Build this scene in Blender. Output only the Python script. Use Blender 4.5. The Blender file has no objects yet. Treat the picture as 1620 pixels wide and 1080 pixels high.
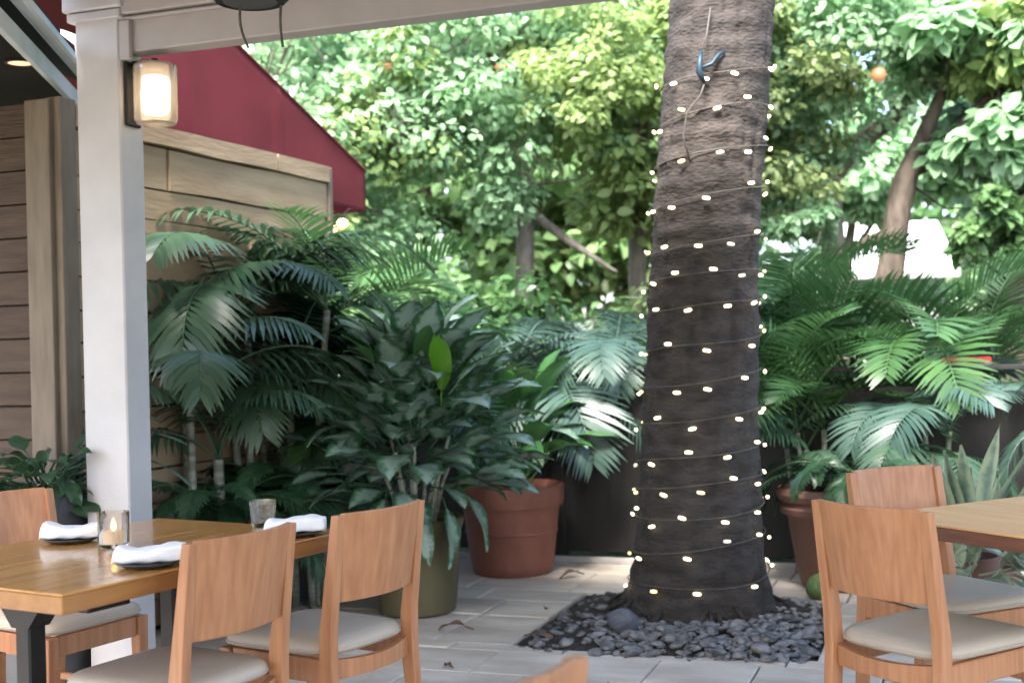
import bpy, math, random
import numpy as np
from mathutils import Vector, Matrix, noise

random.seed(11)
rng = np.random.default_rng(5)
R = math.radians
scene = bpy.context.scene
COL = scene.collection

# ------------------------------------------------------------------ camera
cam = bpy.data.cameras.new('camera')
cam.lens = 44.4
cam.sensor_width = 36.0
cam.clip_end = 2000
cam.dof.use_dof = True
cam.dof.focus_distance = 4.0
cam.dof.aperture_fstop = 2.8
camo = bpy.data.objects.new('camera', cam)
COL.objects.link(camo)
camo.matrix_world = Matrix.Translation((0, 0, 1.29)) @ Matrix.Rotation(R(90.28), 4, 'X') @ Matrix.Rotation(R(-1.5), 4, 'Z')
scene.camera = camo

# ------------------------------------------------------------------ sky and sun
SUN_EL, SUN_AZ = 54.0, 200.0          # azimuth clockwise from +Y: the sun stands behind the pavilion roof
w = bpy.data.worlds.new('World')
scene.world = w
w.use_nodes = True
nt = w.node_tree
sky = nt.nodes.new('ShaderNodeTexSky')
sky.sky_type = 'NISHITA'
sky.sun_disc = False
sky.sun_elevation = R(SUN_EL)
sky.sun_rotation = R(SUN_AZ)
sky.dust_density = 3.0
sky.air_density = 1.0
nt.links.new(sky.outputs[0], nt.nodes['Background'].inputs[0])
nt.nodes['Background'].inputs[1].default_value = 0.15
sun = bpy.data.lights.new('sun', 'SUN')
sun.energy = 4.2
sun.angle = R(24)
sun.color = (1.0, 0.96, 0.9)
suno = bpy.data.objects.new('sun', sun)
COL.objects.link(suno)
sd = Vector((math.sin(R(SUN_AZ)) * math.cos(R(SUN_EL)), math.cos(R(SUN_AZ)) * math.cos(R(SUN_EL)), math.sin(R(SUN_EL))))
suno.rotation_euler = sd.to_track_quat('Z', 'Y').to_euler()
scene.view_settings.view_transform = 'Standard'
scene.view_settings.look = 'None'
scene.view_settings.gamma = 1.0
scene.view_settings.exposure = 2.72
scene.cycles.max_bounces = 10
scene.cycles.transparent_max_bounces = 12

# ------------------------------------------------------------------ materials
def mat(name, col, rough=0.6, col2=None, scale=8.0, detail=5.0, bump=0.0, bscale=None, stretch=None, spec=0.5,
        metallic=0.0, coat=0.0, emit=None, estr=0.0, contrast=(0.35, 0.65), trans=0.0, ior=1.45, coat_rough=0.08, dirt=None):
    m = bpy.data.materials.new(name)
    m.use_nodes = True
    n, l = m.node_tree.nodes, m.node_tree.links
    b = n['Principled BSDF']
    b.inputs['Base Color'].default_value = (*col, 1)
    b.inputs['Roughness'].default_value = rough
    b.inputs['Specular IOR Level'].default_value = spec
    b.inputs['Metallic'].default_value = metallic
    b.inputs['Coat Weight'].default_value = coat
    b.inputs['Coat Roughness'].default_value = coat_rough
    b.inputs['Transmission Weight'].default_value = trans
    b.inputs['IOR'].default_value = ior
    if emit:
        b.inputs['Emission Color'].default_value = (*emit, 1)
        b.inputs['Emission Strength'].default_value = estr
    if col2 or bump:
        tc = n.new('ShaderNodeTexCoord')
        mp = n.new('ShaderNodeMapping')
        oi = n.new('ShaderNodeObjectInfo')
        ad = n.new('ShaderNodeVectorMath'); ad.operation = 'MULTIPLY_ADD'
        cb = n.new('ShaderNodeCombineXYZ')
        for k in range(3):
            l.new(oi.outputs['Random'], cb.inputs[k])
        ad.inputs[1].default_value = (17.3, 9.1, 13.7)
        l.new(cb.outputs[0], ad.inputs[0])
        l.new(tc.outputs['Object'], ad.inputs[2])
        l.new(ad.outputs[0], mp.inputs[0])
        if stretch:
            mp.inputs['Scale'].default_value = stretch
        nz = n.new('ShaderNodeTexNoise')
        nz.inputs['Scale'].default_value = scale
        nz.inputs['Detail'].default_value = detail
        l.new(mp.outputs[0], nz.inputs[0])
        if col2:
            cr = n.new('ShaderNodeValToRGB')
            cr.color_ramp.elements[0].position = contrast[0]
            cr.color_ramp.elements[1].position = contrast[1]
            cr.color_ramp.elements[0].color = (*col, 1)
            cr.color_ramp.elements[1].color = (*col2, 1)
            l.new(nz.outputs[0], cr.inputs[0])
            out = cr.outputs[0]
            if dirt:
                n2 = n.new('ShaderNodeTexNoise')
                n2.inputs['Scale'].default_value = dirt[1]
                n2.inputs['Detail'].default_value = 8
                l.new(ad.outputs[0], n2.inputs[0])
                c2 = n.new('ShaderNodeValToRGB')
                c2.color_ramp.elements[0].position = 0.48
                c2.color_ramp.elements[1].position = 0.72
                c2.color_ramp.elements[1].color = (dirt[2],) * 3 + (1,)
                c2.color_ramp.elements[0].color = (0, 0, 0, 1)
                mx = n.new('ShaderNodeMix'); mx.data_type = 'RGBA'
                l.new(c2.outputs[0], mx.inputs[0])
                l.new(out, mx.inputs[6])
                mx.inputs[7].default_value = (*dirt[0], 1)
                out = mx.outputs[2]
            l.new(out, b.inputs['Base Color'])
        if bump:
            bp = n.new('ShaderNodeBump')
            bp.inputs['Strength'].default_value = bump
            bp.inputs['Distance'].default_value = 0.02
            if bscale:
                n3 = n.new('ShaderNodeTexNoise')
                n3.inputs['Scale'].default_value = bscale
                n3.inputs['Detail'].default_value = 6
                l.new(mp.outputs[0], n3.inputs[0])
                l.new(n3.outputs[0], bp.inputs['Height'])
            else:
                l.new(nz.outputs[0], bp.inputs['Height'])
            l.new(bp.outputs[0], b.inputs['Normal'])
    return m

def leaf_mat(name, dark, light, rough=0.32, transl=0.35, tcol=None, silver=None):
    """leaf: colour varies from leaf to leaf ('tint'), light passes through the blade"""
    m = bpy.data.materials.new(name)
    m.use_nodes = True
    n, l = m.node_tree.nodes, m.node_tree.links
    b = n['Principled BSDF']
    b.inputs['Roughness'].default_value = rough
    b.inputs['Specular IOR Level'].default_value = 0.5
    at = n.new('ShaderNodeAttribute'); at.attribute_name = 'tint'
    oi = n.new('ShaderNodeObjectInfo')
    ma = n.new('ShaderNodeMath'); ma.operation = 'MULTIPLY_ADD'
    l.new(oi.outputs['Random'], ma.inputs[0]); ma.inputs[1].default_value = 0.3
    l.new(at.outputs['Fac'], ma.inputs[2])
    cr = n.new('ShaderNodeValToRGB')
    cr.color_ramp.elements[0].color = (*dark, 1)
    cr.color_ramp.elements[1].color = (*light, 1)
    cr.color_ramp.elements[0].position = 0.1
    l.new(ma.outputs[0], cr.inputs[0])
    out = cr.outputs[0]
    if silver:
        a2 = n.new('ShaderNodeAttribute'); a2.attribute_name = 'across'
        nz = n.new('ShaderNodeTexNoise'); nz.inputs['Scale'].default_value = 26; nz.inputs['Detail'].default_value = 4
        tc = n.new('ShaderNodeTexCoord'); l.new(tc.outputs['Object'], nz.inputs[0])
        s = n.new('ShaderNodeMath'); s.operation = 'SUBTRACT'
        l.new(nz.outputs[0], s.inputs[0]); l.new(a2.outputs['Fac'], s.inputs[1])
        c2 = n.new('ShaderNodeValToRGB')
        c2.color_ramp.elements[0].position = silver[1]
        c2.color_ramp.elements[1].position = silver[1] + 0.36
        l.new(s.outputs[0], c2.inputs[0])
        mx = n.new('ShaderNodeMix'); mx.data_type = 'RGBA'
        l.new(c2.outputs[0], mx.inputs[0]); l.new(out, mx.inputs[6])
        mx.inputs[7].default_value = (*silver[0], 1)
        out = mx.outputs[2]
    l.new(out, b.inputs['Base Color'])
    tr = n.new('ShaderNodeBsdfTranslucent')
    if tcol:
        tr.inputs[0].default_value = (*tcol, 1)
    else:
        l.new(out, tr.inputs[0])
    ms = n.new('ShaderNodeMixShader'); ms.inputs[0].default_value = transl
    l.new(b.outputs[0], ms.inputs[1]); l.new(tr.outputs[0], ms.inputs[2])
    l.new(ms.outputs[0], n['Material Output'].inputs[0])
    return m

def thin_glass(name):
    m = bpy.data.materials.new(name); m.use_nodes = True
    n, l = m.node_tree.nodes, m.node_tree.links
    tr = n.new('ShaderNodeBsdfTransparent'); tr.inputs[0].default_value = (.97, .97, .97, 1)
    gl = n.new('ShaderNodeBsdfGlossy'); gl.inputs['Roughness'].default_value = .08
    df = n.new('ShaderNodeBsdfTranslucent'); df.inputs[0].default_value = (.9, .88, .85, 1)
    fz = n.new('ShaderNodeFresnel'); fz.inputs[0].default_value = 1.45
    a = n.new('ShaderNodeMixShader'); b = n.new('ShaderNodeMixShader')
    a.inputs[0].default_value = .30
    l.new(tr.outputs[0], a.inputs[1]); l.new(df.outputs[0], a.inputs[2])
    l.new(fz.outputs[0], b.inputs[0]); l.new(a.outputs[0], b.inputs[1]); l.new(gl.outputs[0], b.inputs[2])
    l.new(b.outputs[0], n['Material Output'].inputs[0])
    return m

def glass_mat(name, tint=(1, 1, 1), rough=0.0):
    return mat(name, tint, rough, trans=1.0, ior=1.45)

M = dict(
    white=mat('white_paint', (.40, .39, .405), .45, (.45, .44, .455), 5, bump=.06, bscale=60, dirt=((.42, .40, .37), 3.5, .5)),
    beam=mat('shaded_beam_paint', (.31, .285, .285), .5, (.35, .325, .325), 4, bump=.05, bscale=50, dirt=((.42, .40, .38), 2.5, .45)),  # greyer than the post: shade on the white beam put into its colour
    ceiling=mat('ceiling_boards', (.50, .46, .42), .6, (.56, .52, .48), 4),
    chair=mat('beech_wood', (.315, .130, .057), .42, (.455, .215, .103), 3.2, detail=9, stretch=(16, 16, 1.0), bump=.05, bscale=30, contrast=(.25, .7)),
    table=mat('table_wood', (.46, .215, .058), .24, (.58, .305, .10), 3, stretch=(1.0, 9, 9), coat=.45),
    table_edge=mat('table_edge_wood', (.30, .135, .045), .3, (.38, .18, .06), 4, stretch=(1.2, 6, 12)),
    table_pale=mat('table_pale_wood', (.68, .375, .155), .45, (.76, .45, .21), 3, stretch=(9, 1.0, 9), spec=.3),
    table_pale_edge=mat('table_dark_edge', (.16, .07, .045), .35, (.21, .095, .06), 5, stretch=(6, 1.2, 12)),
    vinyl=mat('seat_vinyl', (.39, .325, .255), .45, (.44, .37, .295), 3, bump=.08, bscale=140),
    black=mat('black_metal', (.005, .005, .006), .5, (.009, .009, .010), 6, bump=.05, bscale=90),
    cloth=mat('white_linen', (.80, .80, .83), .85, (.86, .86, .88), 12, bump=.25, bscale=220),
    plate=mat('dark_plate', (.025, .025, .035), .25, (.035, .035, .045), 9),
    glass=glass_mat('clear_glass'),
    thin=thin_glass('lamp_glass'),
    smoke=glass_mat('smoked_glass', (.86, .80, .74)),
    wax=mat('candle_wax', (.8, .72, .6), .5, emit=(1, .6, .3), estr=.04),  # wax emits faintly, carrying the flame's glow in its material
    flame=mat('flame', (1, .6, .2), .5, emit=(1.0, .55, .2), estr=1.0),
    lampglow=mat('frosted_lamp_shade', (.9, .8, .65), .5, emit=(1.0, .70, .44), estr=.85),
    bulb=mat('fairy_bulb', (1, .9, .7), .4, emit=(1.0, .84, .50), estr=.85),
    bulb_dim=mat('fairy_bulb_dim', (1, .9, .7), .4, emit=(1.0, .86, .55), estr=.14),
    bulb_gold=mat('fairy_bulb_gold', (1, .8, .4), .4, emit=(1.0, .74, .26), estr=.42),
    globe=mat('globe_bulb', (1, .8, .6), .4, emit=(1.0, .42, .16), estr=.40),
    downlight=mat('downlight_lens', (1, .7, .5), .4, emit=(1.0, .5, .28), estr=.18),
    amber=mat('amber_reflection', (.20, .09, .04), .4, emit=(1.0, .48, .22), estr=.07),  # orange reflection put into a faintly glowing colour
    wire=mat('grey_wire', (.05, .044, .038), .6, (.09, .078, .068), 30),
    blue=mat('blue_plastic', (.004, .018, .032), .5, (.008, .032, .048), 40),
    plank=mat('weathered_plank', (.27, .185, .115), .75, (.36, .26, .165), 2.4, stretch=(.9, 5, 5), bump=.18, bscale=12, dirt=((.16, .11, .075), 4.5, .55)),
    plank_shaded=mat('shaded_plank', (.042, .024, .014), .7, (.066, .041, .025), 3.2, stretch=(1.1, 9, 9), bump=.3, bscale=14),  # warm shade on the front wall put into a darker plank colour
    trim=mat('corner_trim', (.125, .097, .070), .65, (.17, .135, .10), 4, stretch=(6, 6, 1), bump=.15, bscale=20),
    gap=mat('wall_backing', (.02, .016, .013), .9, (.03, .025, .02), 6),
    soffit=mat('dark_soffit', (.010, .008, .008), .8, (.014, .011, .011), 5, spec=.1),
    fascia=mat('grey_fascia', (.36, .40, .42), .5, (.44, .48, .50), 4, bump=.05, bscale=40),
    canvas=mat('maroon_canvas', (.105, .007, .012), .9, (.125, .010, .016), 3, bump=.12, bscale=240),
    bark=mat('palm_bark', (.017, .0130, .0108), .9, (.046, .037, .032), 9, detail=9, stretch=(1, 1, 2.2), bump=.75, bscale=34, dirt=((.062, .058, .059), 3.0, .5)),
    tbark=mat('grey_bark', (.10, .08, .065), .9, (.22, .19, .16), 6, detail=8, stretch=(2, 2, .7), bump=.7, bscale=14),
    dbark=mat('brown_bark', (.045, .034, .026), .9, (.11, .085, .065), 6, detail=8, stretch=(2, 2, .7), bump=.7, bscale=14),
    cane=mat('palm_cane', (.14, .15, .11), .6, (.30, .30, .25), 7, stretch=(1, 1, 6), bump=.2),
    soil=mat('dark_soil', (.016, .013, .011), .95, (.045, .037, .030), 22, detail=8, bump=.9),
    pebble=mat('river_pebble', (.045, .045, .050), .6, (.22, .215, .21), .9, detail=2, bump=.1, bscale=5),
    boulder=mat('round_grey_stone', (.070, .073, .092), .6, (.11, .113, .135), 6, bump=.15, bscale=40),
    moss=mat('mossy_stone', (.06, .11, .035), .7, (.13, .19, .06), 9, bump=.3, bscale=50),
    paver=mat('travertine', (.47, .405, .335), .6, (.66, .59, .505), 2.6, detail=8, stretch=(1, 2.4, 1), bump=.25, bscale=18, dirt=((.25, .215, .18), 4.2, .8)),
    grout=mat('paving_bed', (.20, .18, .16), .95, (.27, .245, .22), 20, bump=.4),
    earth=mat('garden_earth', (.030, .036, .018), .95, (.07, .065, .035), 5, detail=8, bump=.5),
    terra=mat('terracotta', (.17, .058, .036), .7, (.23, .085, .055), 4, bump=.12, bscale=50, dirt=((.42, .27, .21), 4.0, .35)),
    terra_dark=mat('old_terracotta', (.16, .075, .055), .7, (.22, .11, .08), 5, bump=.12, bscale=50, dirt=((.32, .25, .22), 4.0, .4)),
    olive=mat('olive_glazed_pot', (.062, .052, .024), .42, (.105, .088, .045), 4, stretch=(1, 1, .4), bump=.12, bscale=22, dirt=((.25, .22, .15), 5.0, .4)),
    greypot=mat('charcoal_planter', (.045, .046, .05), .6, (.065, .066, .07), 6, bump=.1, bscale=60),
    fence=mat('black_fence', (.006, .005, .0045), .6, (.011, .0095, .0085), 5, stretch=(5, 5, 1), bump=.1),
    curb=mat('pale_curb', (.30, .28, .26), .7, (.40, .38, .36), 8, bump=.2),
    shedwall=mat('grey_render', (.30, .29, .29), .8, (.38, .37, .37), 4),
    shedroof=mat('white_roof', (.80, .81, .83), .6, (.85, .86, .88), 4),
    red=mat('red_lacquer', (.55, .035, .05), .35, (.62, .05, .06), 5),
    deadleaf=mat('dead_leaf', (.10, .055, .04), .8, (.17, .10, .07), 20),
)
L = dict(
    mint=leaf_mat('mint_leaf', (.18, .335, .165), (.35, .53, .32), .40, .52),
    yellow=leaf_mat('yellow_green_leaf', (.18, .27, .08), (.37, .48, .20), .40, .52),
    deep=leaf_mat('deep_green_leaf', (.085, .185, .070), (.22, .35, .145), .38, .5),
    olive=leaf_mat('olive_leaf', (.11, .165, .060), (.26, .33, .14), .40, .48),
    kentia=leaf_mat('kentia_leaf', (.024, .060, .034), (.066, .125, .070), .34, .24),
    areca=leaf_mat('areca_leaf', (.022, .066, .022), (.066, .145, .046), .36, .32),
    blue=leaf_mat('blue_palm_leaf', (.032, .074, .056), (.082, .140, .112), .38, .25),
    aglao=leaf_mat('silver_pattern_sheen_leaf', (.020, .072, .030), (.052, .130, .058), .30, .18, silver=((.22, .31, .25), -.13)),  # silver leaf pattern, widened to carry sky highlights in the colour too
    bright=leaf_mat('backlit_tint_leaf', (.075, .21, .012), (.12, .29, .02), .35, .62),  # light coming through the blade put into a brighter leaf colour
    lily=leaf_mat('glossy_leaf', (.026, .085, .026), (.062, .160, .050), .28, .2),
    snake=leaf_mat('variegated_leaf', (.22, .27, .17), (.34, .38, .24), .35, .12, silver=((.11, .17, .115), .05)),
    fern=leaf_mat('fern_leaf', (.020, .060, .028), (.055, .12, .055), .32, .25),
)

# ------------------------------------------------------------------ object helpers
def link(o, parent=None):
    COL.objects.link(o)
    if parent is not None:
        o.parent = parent
    return o

def tag(o, label=None, cat=None, group=None, kind=None):
    if label: o['label'] = label
    if cat: o['category'] = cat
    if group: o['group'] = group
    if kind: o['kind'] = kind
    return o

def thing(name, label, cat, loc=(0, 0, 0), rz=0.0, group=None):
    o = bpy.data.objects.new(name, None)
    o.empty_display_size = .1
    o.location = loc
    o.rotation_euler = (0, 0, rz)
    link(o)
    return tag(o, label, cat, group)

class MB:
    def __init__(s):
        s.v, s.f = [], []
    def add(s, vs, fs):
        k = len(s.v)
        s.v += [tuple(p) for p in vs]
        s.f += [tuple(i + k for i in f) for f in fs]
        return s
    def box(s, x0, x1, y0, y1, z0, z1, b=0.0):
        if b <= 0:
            vs = [(x, y, z) for z in (z0, z1) for y in (y0, y1) for x in (x0, x1)]
            return s.add(vs, [(0, 2, 3, 1), (4, 5, 7, 6), (0, 1, 5, 4), (2, 6, 7, 3), (0, 4, 6, 2), (1, 3, 7, 5)])
        vs, idx = [], {}
        for sx in (0, 1):
            for sy in (0, 1):
                for sz in (0, 1):
                    X, Y, Z = (x0, x1)[sx], (y0, y1)[sy], (z0, z1)[sz]
                    ix, iy, iz = (b, -b)[sx], (b, -b)[sy], (b, -b)[sz]
                    for a in range(3):
                        p = [X + ix, Y + iy, Z + iz]
                        p[a] = (X, Y, Z)[a]
                        idx[(sx, sy, sz, a)] = len(vs)
                        vs.append(p)
        fs = []
        for a in range(3):
            o = [k for k in range(3) if k != a]
            for e in (0, 1):
                q = []
                for (p0, p1) in ((0, 0), (1, 0), (1, 1), (0, 1)):
                    c = [0, 0, 0]; c[a] = e; c[o[0]] = p0; c[o[1]] = p1
                    q.append(idx[(*c, a)])
                fs.append(q)
        for a in range(3):
            o = [k for k in range(3) if k != a]
            for p0 in (0, 1):
                for p1 in (0, 1):
                    c0 = [0, 0, 0]; c0[o[0]] = p0; c0[o[1]] = p1
                    c1 = list(c0); c1[a] = 1
                    fs.append([idx[(*c0, o[0])], idx[(*c1, o[0])], idx[(*c1, o[1])], idx[(*c0, o[1])]])
        for sx in (0, 1):
            for sy in (0, 1):
                for sz in (0, 1):
                    fs.append([idx[(sx, sy, sz, a)] for a in range(3)])
        return s.add(vs, fs)
    def lathe(s, prof, n=32, c=(0, 0, 0), caps=True):
        vs, fs = [], []
        for (r, z) in prof:
            for k in range(n):
                a = 2 * math.pi * k / n
                vs.append((c[0] + r * math.cos(a), c[1] + r * math.sin(a), c[2] + z))
        for i in range(len(prof) - 1):
            for k in range(n):
                k2 = (k + 1) % n
                fs.append((i * n + k, i * n + k2, (i + 1) * n + k2, (i + 1) * n + k))
        if caps:
            fs.append(tuple(reversed(range(n))))
            fs.append(tuple((len(prof) - 1) * n + k for k in range(n)))
        return s.add(vs, fs)
    def tube(s, pts, rad, n=8, caps=True):
        pts = [Vector(p) for p in pts]
        if not hasattr(rad, '__len__'):
            rad = [rad] * len(pts)
        vs, fs = [], []
        up = Vector((0.02, 0.05, 1)).normalized()
        prev = None
        for i, p in enumerate(pts):
            t = (pts[min(i + 1, len(pts) - 1)] - pts[max(i - 1, 0)]).normalized()
            if prev is None:
                a = up if abs(t.dot(up)) < .9 else Vector((1, 0, 0))
                x = t.cross(a).normalized()
            else:
                x = (prev - t * prev.dot(t)).normalized()
            prev = x
            y = t.cross(x)
            for k in range(n):
                an = 2 * math.pi * k / n
                vs.append(p + (x * math.cos(an) + y * math.sin(an)) * rad[i])
        for i in range(len(pts) - 1):
            for k in range(n):
                k2 = (k + 1) % n
                fs.append((i * n + k, i * n + k2, (i + 1) * n + k2, (i + 1) * n + k))
        if caps:
            fs.append(tuple(reversed(range(n))))
            fs.append(tuple((len(pts) - 1) * n + k for k in range(n)))
        return s.add(vs, fs)
    def prism(s, poly, h0, h1, axis='z'):
        n = len(poly)
        def pt(a, b, h):
            return {'z': (a, b, h), 'x': (h, a, b), 'y': (a, h, b)}[axis]
        vs = [pt(a, b, h0) for a, b in poly] + [pt(a, b, h1) for a, b in poly]
        fs = [tuple(reversed(range(n))), tuple(range(n, 2 * n))]
        fs += [(k, (k + 1) % n, n + (k + 1) % n, n + k) for k in range(n)]
        return s.add(vs, fs)
    def mesh(s, name, m, smooth=False):
        me = bpy.data.meshes.new(name)
        me.from_pydata(s.v, [], s.f)
        me.validate()
        import bmesh
        bm = bmesh.new(); bm.from_mesh(me)
        bmesh.ops.recalc_face_normals(bm, faces=bm.faces)
        bm.to_mesh(me); bm.free()
        if smooth:
            me.polygons.foreach_set('use_smooth', [True] * len(me.polygons))
            if smooth == 'auto':
                me.set_sharp_from_angle(angle=R(38))
        me.materials.append(m)
        return me
    def build(s, name, m, parent=None, smooth=False, loc=None):
        o = bpy.data.objects.new(name, s.mesh(name, m, smooth))
        if loc: o.location = loc
        return link(o, parent)

def from_mesh(name, me, parent=None, loc=(0, 0, 0), rot=(0, 0, 0), sc=1.0):
    o = bpy.data.objects.new(name, me)
    o.location = loc
    o.rotation_euler = rot
    o.scale = (sc, sc, sc) if not hasattr(sc, '__len__') else sc
    return link(o, parent)

def copy_tree(o, parent=None):
    c = o.copy()
    COL.objects.link(c)
    c.parent = parent
    for ch in list(o.children):
        copy_tree(ch, c)
    return c

GRID = math.atan2(-.333, .943)                 # the pavilion, bed, paving and fence share this direction
E1 = Vector((.943, -.333, 0)); E2 = Vector((.333, .943, 0))

# ------------------------------------------------------------------ ground, paving, planting bed
g = MB().add([(-400, -400, -.06), (400, -400, -.06), (400, 400, -.06), (-400, 400, -.06)], [(0, 1, 2, 3)]).build('ground', M['earth'])
tag(g, kind='structure')

BED = Vector((-.075, 5.408, 0))                # near left corner of the bed
BW, BD = 1.30, 1.30
pf = bpy.data.objects.new('paving', None); pf.location = BED; pf.rotation_euler = (0, 0, GRID); link(pf)
tag(pf, kind='structure')
MB().box(-5.2, -.012, -8.2, 2.34, -.058, -.026).box(BW + .012, 5.4, -8.2, 2.34, -.058, -.026).box(-.012, BW + .012, -8.2, -.012, -.058, -.026).box(-.012, BW + .012, BD + .012, 2.34, -.058, -.026).build('paving_bed', M['grout'], pf)
# rows of stone pavers, each a piece of its own, laid round the bed
rr = random.Random(4)
rows = []
y = -4.2
while y < 2.30:
    h = rr.choice((.36, .46, .55, .64))
    if y < 0 < y + h: h = -y
    elif y < BD < y + h and y > 0: h = BD - y
    h = min(h, 2.33 - y)
    if h < .12:
        h = .12 if y + .12 < 2.33 else 2.33 - y
    rows.append((y, y + h)); y += h
def paver(x0, x1, y0, y1):
    j = .0035
    dz = rr.uniform(-.003, .003)
    MB().box(x0 + j, x1 - j, y0 + j, y1 - j, -.04, dz, .005).build('paver', M['paver'], pf)
def run(x0, x1, y0, y1):
    x = x0
    while x < x1 - .01:
        wd = rr.uniform(.32, .72)
        if x1 - (x + wd) < .25: wd = x1 - x
        paver(x, x + wd, y0, y1); x += wd
for (y0, y1) in rows:
    if y0 >= -.001 and y1 <= BD + .001:
        run(-2.4 - rr.random() * .3, 0, y0, y1); run(BW, 2.6 + rr.random() * .3, y0, y1)
    else:
        run(-2.4 - rr.random() * .4, 2.7 + rr.random() * .3, y0, y1)

bed = bpy.data.objects.new('planting_bed', None); bed.location = BED; bed.rotation_euler = (0, 0, GRID); link(bed)
tag(bed, kind='structure')
nx = 40
vs, fs = [], []
TRL = ((Vector((.845, 5.95, 0)) - BED).dot(E1), (Vector((.845, 5.95, 0)) - BED).dot(E2))
def bedz(x, y):
    d = math.hypot(x - TRL[0], y - TRL[1])
    e = min(x, y, BW - x, BD - y)
    return -.022 + min(.05, e * .25) + .045 * math.exp(-(d / .42) ** 2) + .012 * noise.noise((x * 6, y * 6, 2))
for i in range(nx + 1):
    for j in range(nx + 1):
        x, y = i / nx * BW, j / nx * BD
        vs.append((x, y, bedz(x, y)))
for i in range(nx):
    for j in range(nx):
        a = i * (nx + 1) + j
        fs.append((a, a + nx + 1, a + nx + 2, a + 1))
MB().add(vs, fs).build('soil', M['soil'], bed, True)

def pebble_mesh(k, m):
    b = MB()
    pr = random.Random(k)
    n, mm = 9, 5
    vs, fs = [], []
    vs.append((0, 0, 1))
    for i in range(1, mm):
        t = math.pi * i / mm
        for q in range(n):
            a = 2 * math.pi * q / n
            p = Vector((math.sin(t) * math.cos(a), math.sin(t) * math.sin(a), math.cos(t)))
            r = 1 + .42 * noise.noise(p * 1.2 + Vector((k * 7.1, 0, 0)))
            vs.append(p * r)
    vs.append((0, 0, -1))
    for q in range(n):
        fs.append((0, 1 + q, 1 + (q + 1) % n))
        fs.append((len(vs) - 1, 1 + (mm - 2) * n + (q + 1) % n, 1 + (mm - 2) * n + q))
    for i in range(mm - 2):
        for q in range(n):
            fs.append((1 + i * n + q, 1 + (i + 1) * n + q, 1 + (i + 1) * n + (q + 1) % n, 1 + i * n + (q + 1) % n))
    b.add(vs, fs)
    return b.mesh('pebble', m, True), (vs, fs)
PEB = [pebble_mesh(k, M['pebble']) for k in range(6)]
pr = random.Random(8)
cells = []
for i in range(24):
    for j in range(17):
        x = .04 + (i + .5 * (j % 2) + pr.uniform(-.35, .35)) * .052
        y = .035 + (j + pr.uniform(-.35, .35)) * .040
        cells.append((x, y))
for (x, y) in cells:
    if not (.03 < x < BW - .02 and y > .03): continue
    if math.hypot(x - TRL[0], y - TRL[1]) < .40: continue
    left = x < .38 + .2 * y
    if left and pr.random() < .72: continue
    if y > .52 and pr.random() < .4: continue
    a = pr.choice((pr.uniform(.014, .022), pr.uniform(.019, .028), pr.uniform(.026, .038)))
    from_mesh('pebble', PEB[pr.randrange(6)][0], bed, (x, y, bedz(x, y) + a * .42), (pr.uniform(-.3, .3), pr.uniform(-.3, .3), pr.uniform(0, 6.3)), (a * pr.uniform(1.1, 1.45), a, a * pr.uniform(.36, .6)))
small = MB()
for _ in range(900):
    x, y = pr.uniform(.02, BW - .02), pr.uniform(.02, BD - .05)
    if math.hypot(x - TRL[0], y - TRL[1]) < .36: continue
    if x < .5 and pr.random() < .6: continue
    a = pr.uniform(.009, .018)
    vv, ff = PEB[pr.randrange(6)][1]
    small.add([(x + p[0] * a * 1.2, y + p[1] * a, bedz(x, y) + a * .3 + p[2] * a * .7) for p in vv], ff)
tag(small.build('gravel', M['pebble'], bed, True), kind='stuff')
st = from_mesh('boulder', pebble_mesh(3, M['boulder'])[0], None, (.455, 5.53, .075), (.2, .1, 1), (.082, .08, .072))
sm = st.modifiers.new('s', 'SUBSURF'); sm.levels = sm.render_levels = 2
tag(st, 'smooth round grey stone, larger than the pebbles, at front of palm bed', 'stone')
st = from_mesh('mossy_stone', pebble_mesh(5, M['moss'])[0], None, (1.52, 6.32, .05), (0, 0, .4), (.10, .09, .075))
sm = st.modifiers.new('s', 'SUBSURF'); sm.levels = sm.render_levels = 2
tag(st, 'rounded mossy green lump on the paving beside the brown bowl pot', 'stone')

# ------------------------------------------------------------------ pavilion: post, header beam, ceiling
PV = Vector((-1.49, 4.87, 0))
pav = thing('patio_pavilion', 'white painted patio pavilion with square post and long overhead beam', 'pavilion', PV, GRID)
post = MB().box(-.2, 0, 0, .15, 0, 2.72, .006).build('post', M['white'], pav)
post['label'] = 'square white post with the wall lamp'
MB().box(-.222, .022, -.022, .172, 2.60, 2.634, .004).box(-.235, .035, -.035, .185, 2.637, 2.70, .006).build('capital', M['white'], post)
MB().prism([(-.21, 2.36), (-.203, 2.36), (-.203, 2.56), (-.30, 2.60), (-.30, 2.58), (-.235, 2.53)], .04, .11, 'y').build('bracket', M['white'], post)
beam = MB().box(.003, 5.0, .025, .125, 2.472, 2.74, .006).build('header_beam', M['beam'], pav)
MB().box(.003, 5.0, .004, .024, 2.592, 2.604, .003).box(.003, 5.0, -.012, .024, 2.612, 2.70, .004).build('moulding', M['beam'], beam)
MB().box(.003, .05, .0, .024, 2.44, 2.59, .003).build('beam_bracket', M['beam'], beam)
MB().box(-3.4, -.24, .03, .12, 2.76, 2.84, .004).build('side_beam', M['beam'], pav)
for k in range(30):  # unseen ceiling, run far back to darken the foreground
    MB().box(-.25, 4.95, -.02 - k * .3 - .295, -.02 - k * .3, 2.742, 2.76, .003).build('ceiling_board', M['ceiling'], pav)
for k in range(3):  # unseen overhang, added to keep sun off the trunk and palms
    MB().box(-.25, 4.95, .13 + k * .3, .13 + k * .3 + .295, 2.742, 2.76, .003).build('added_eave_board', M['ceiling'], pav)
MB().box(4.7, 4.9, 0, .15, 0, 2.468, .006).build('post', M['white'], pav)

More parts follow.
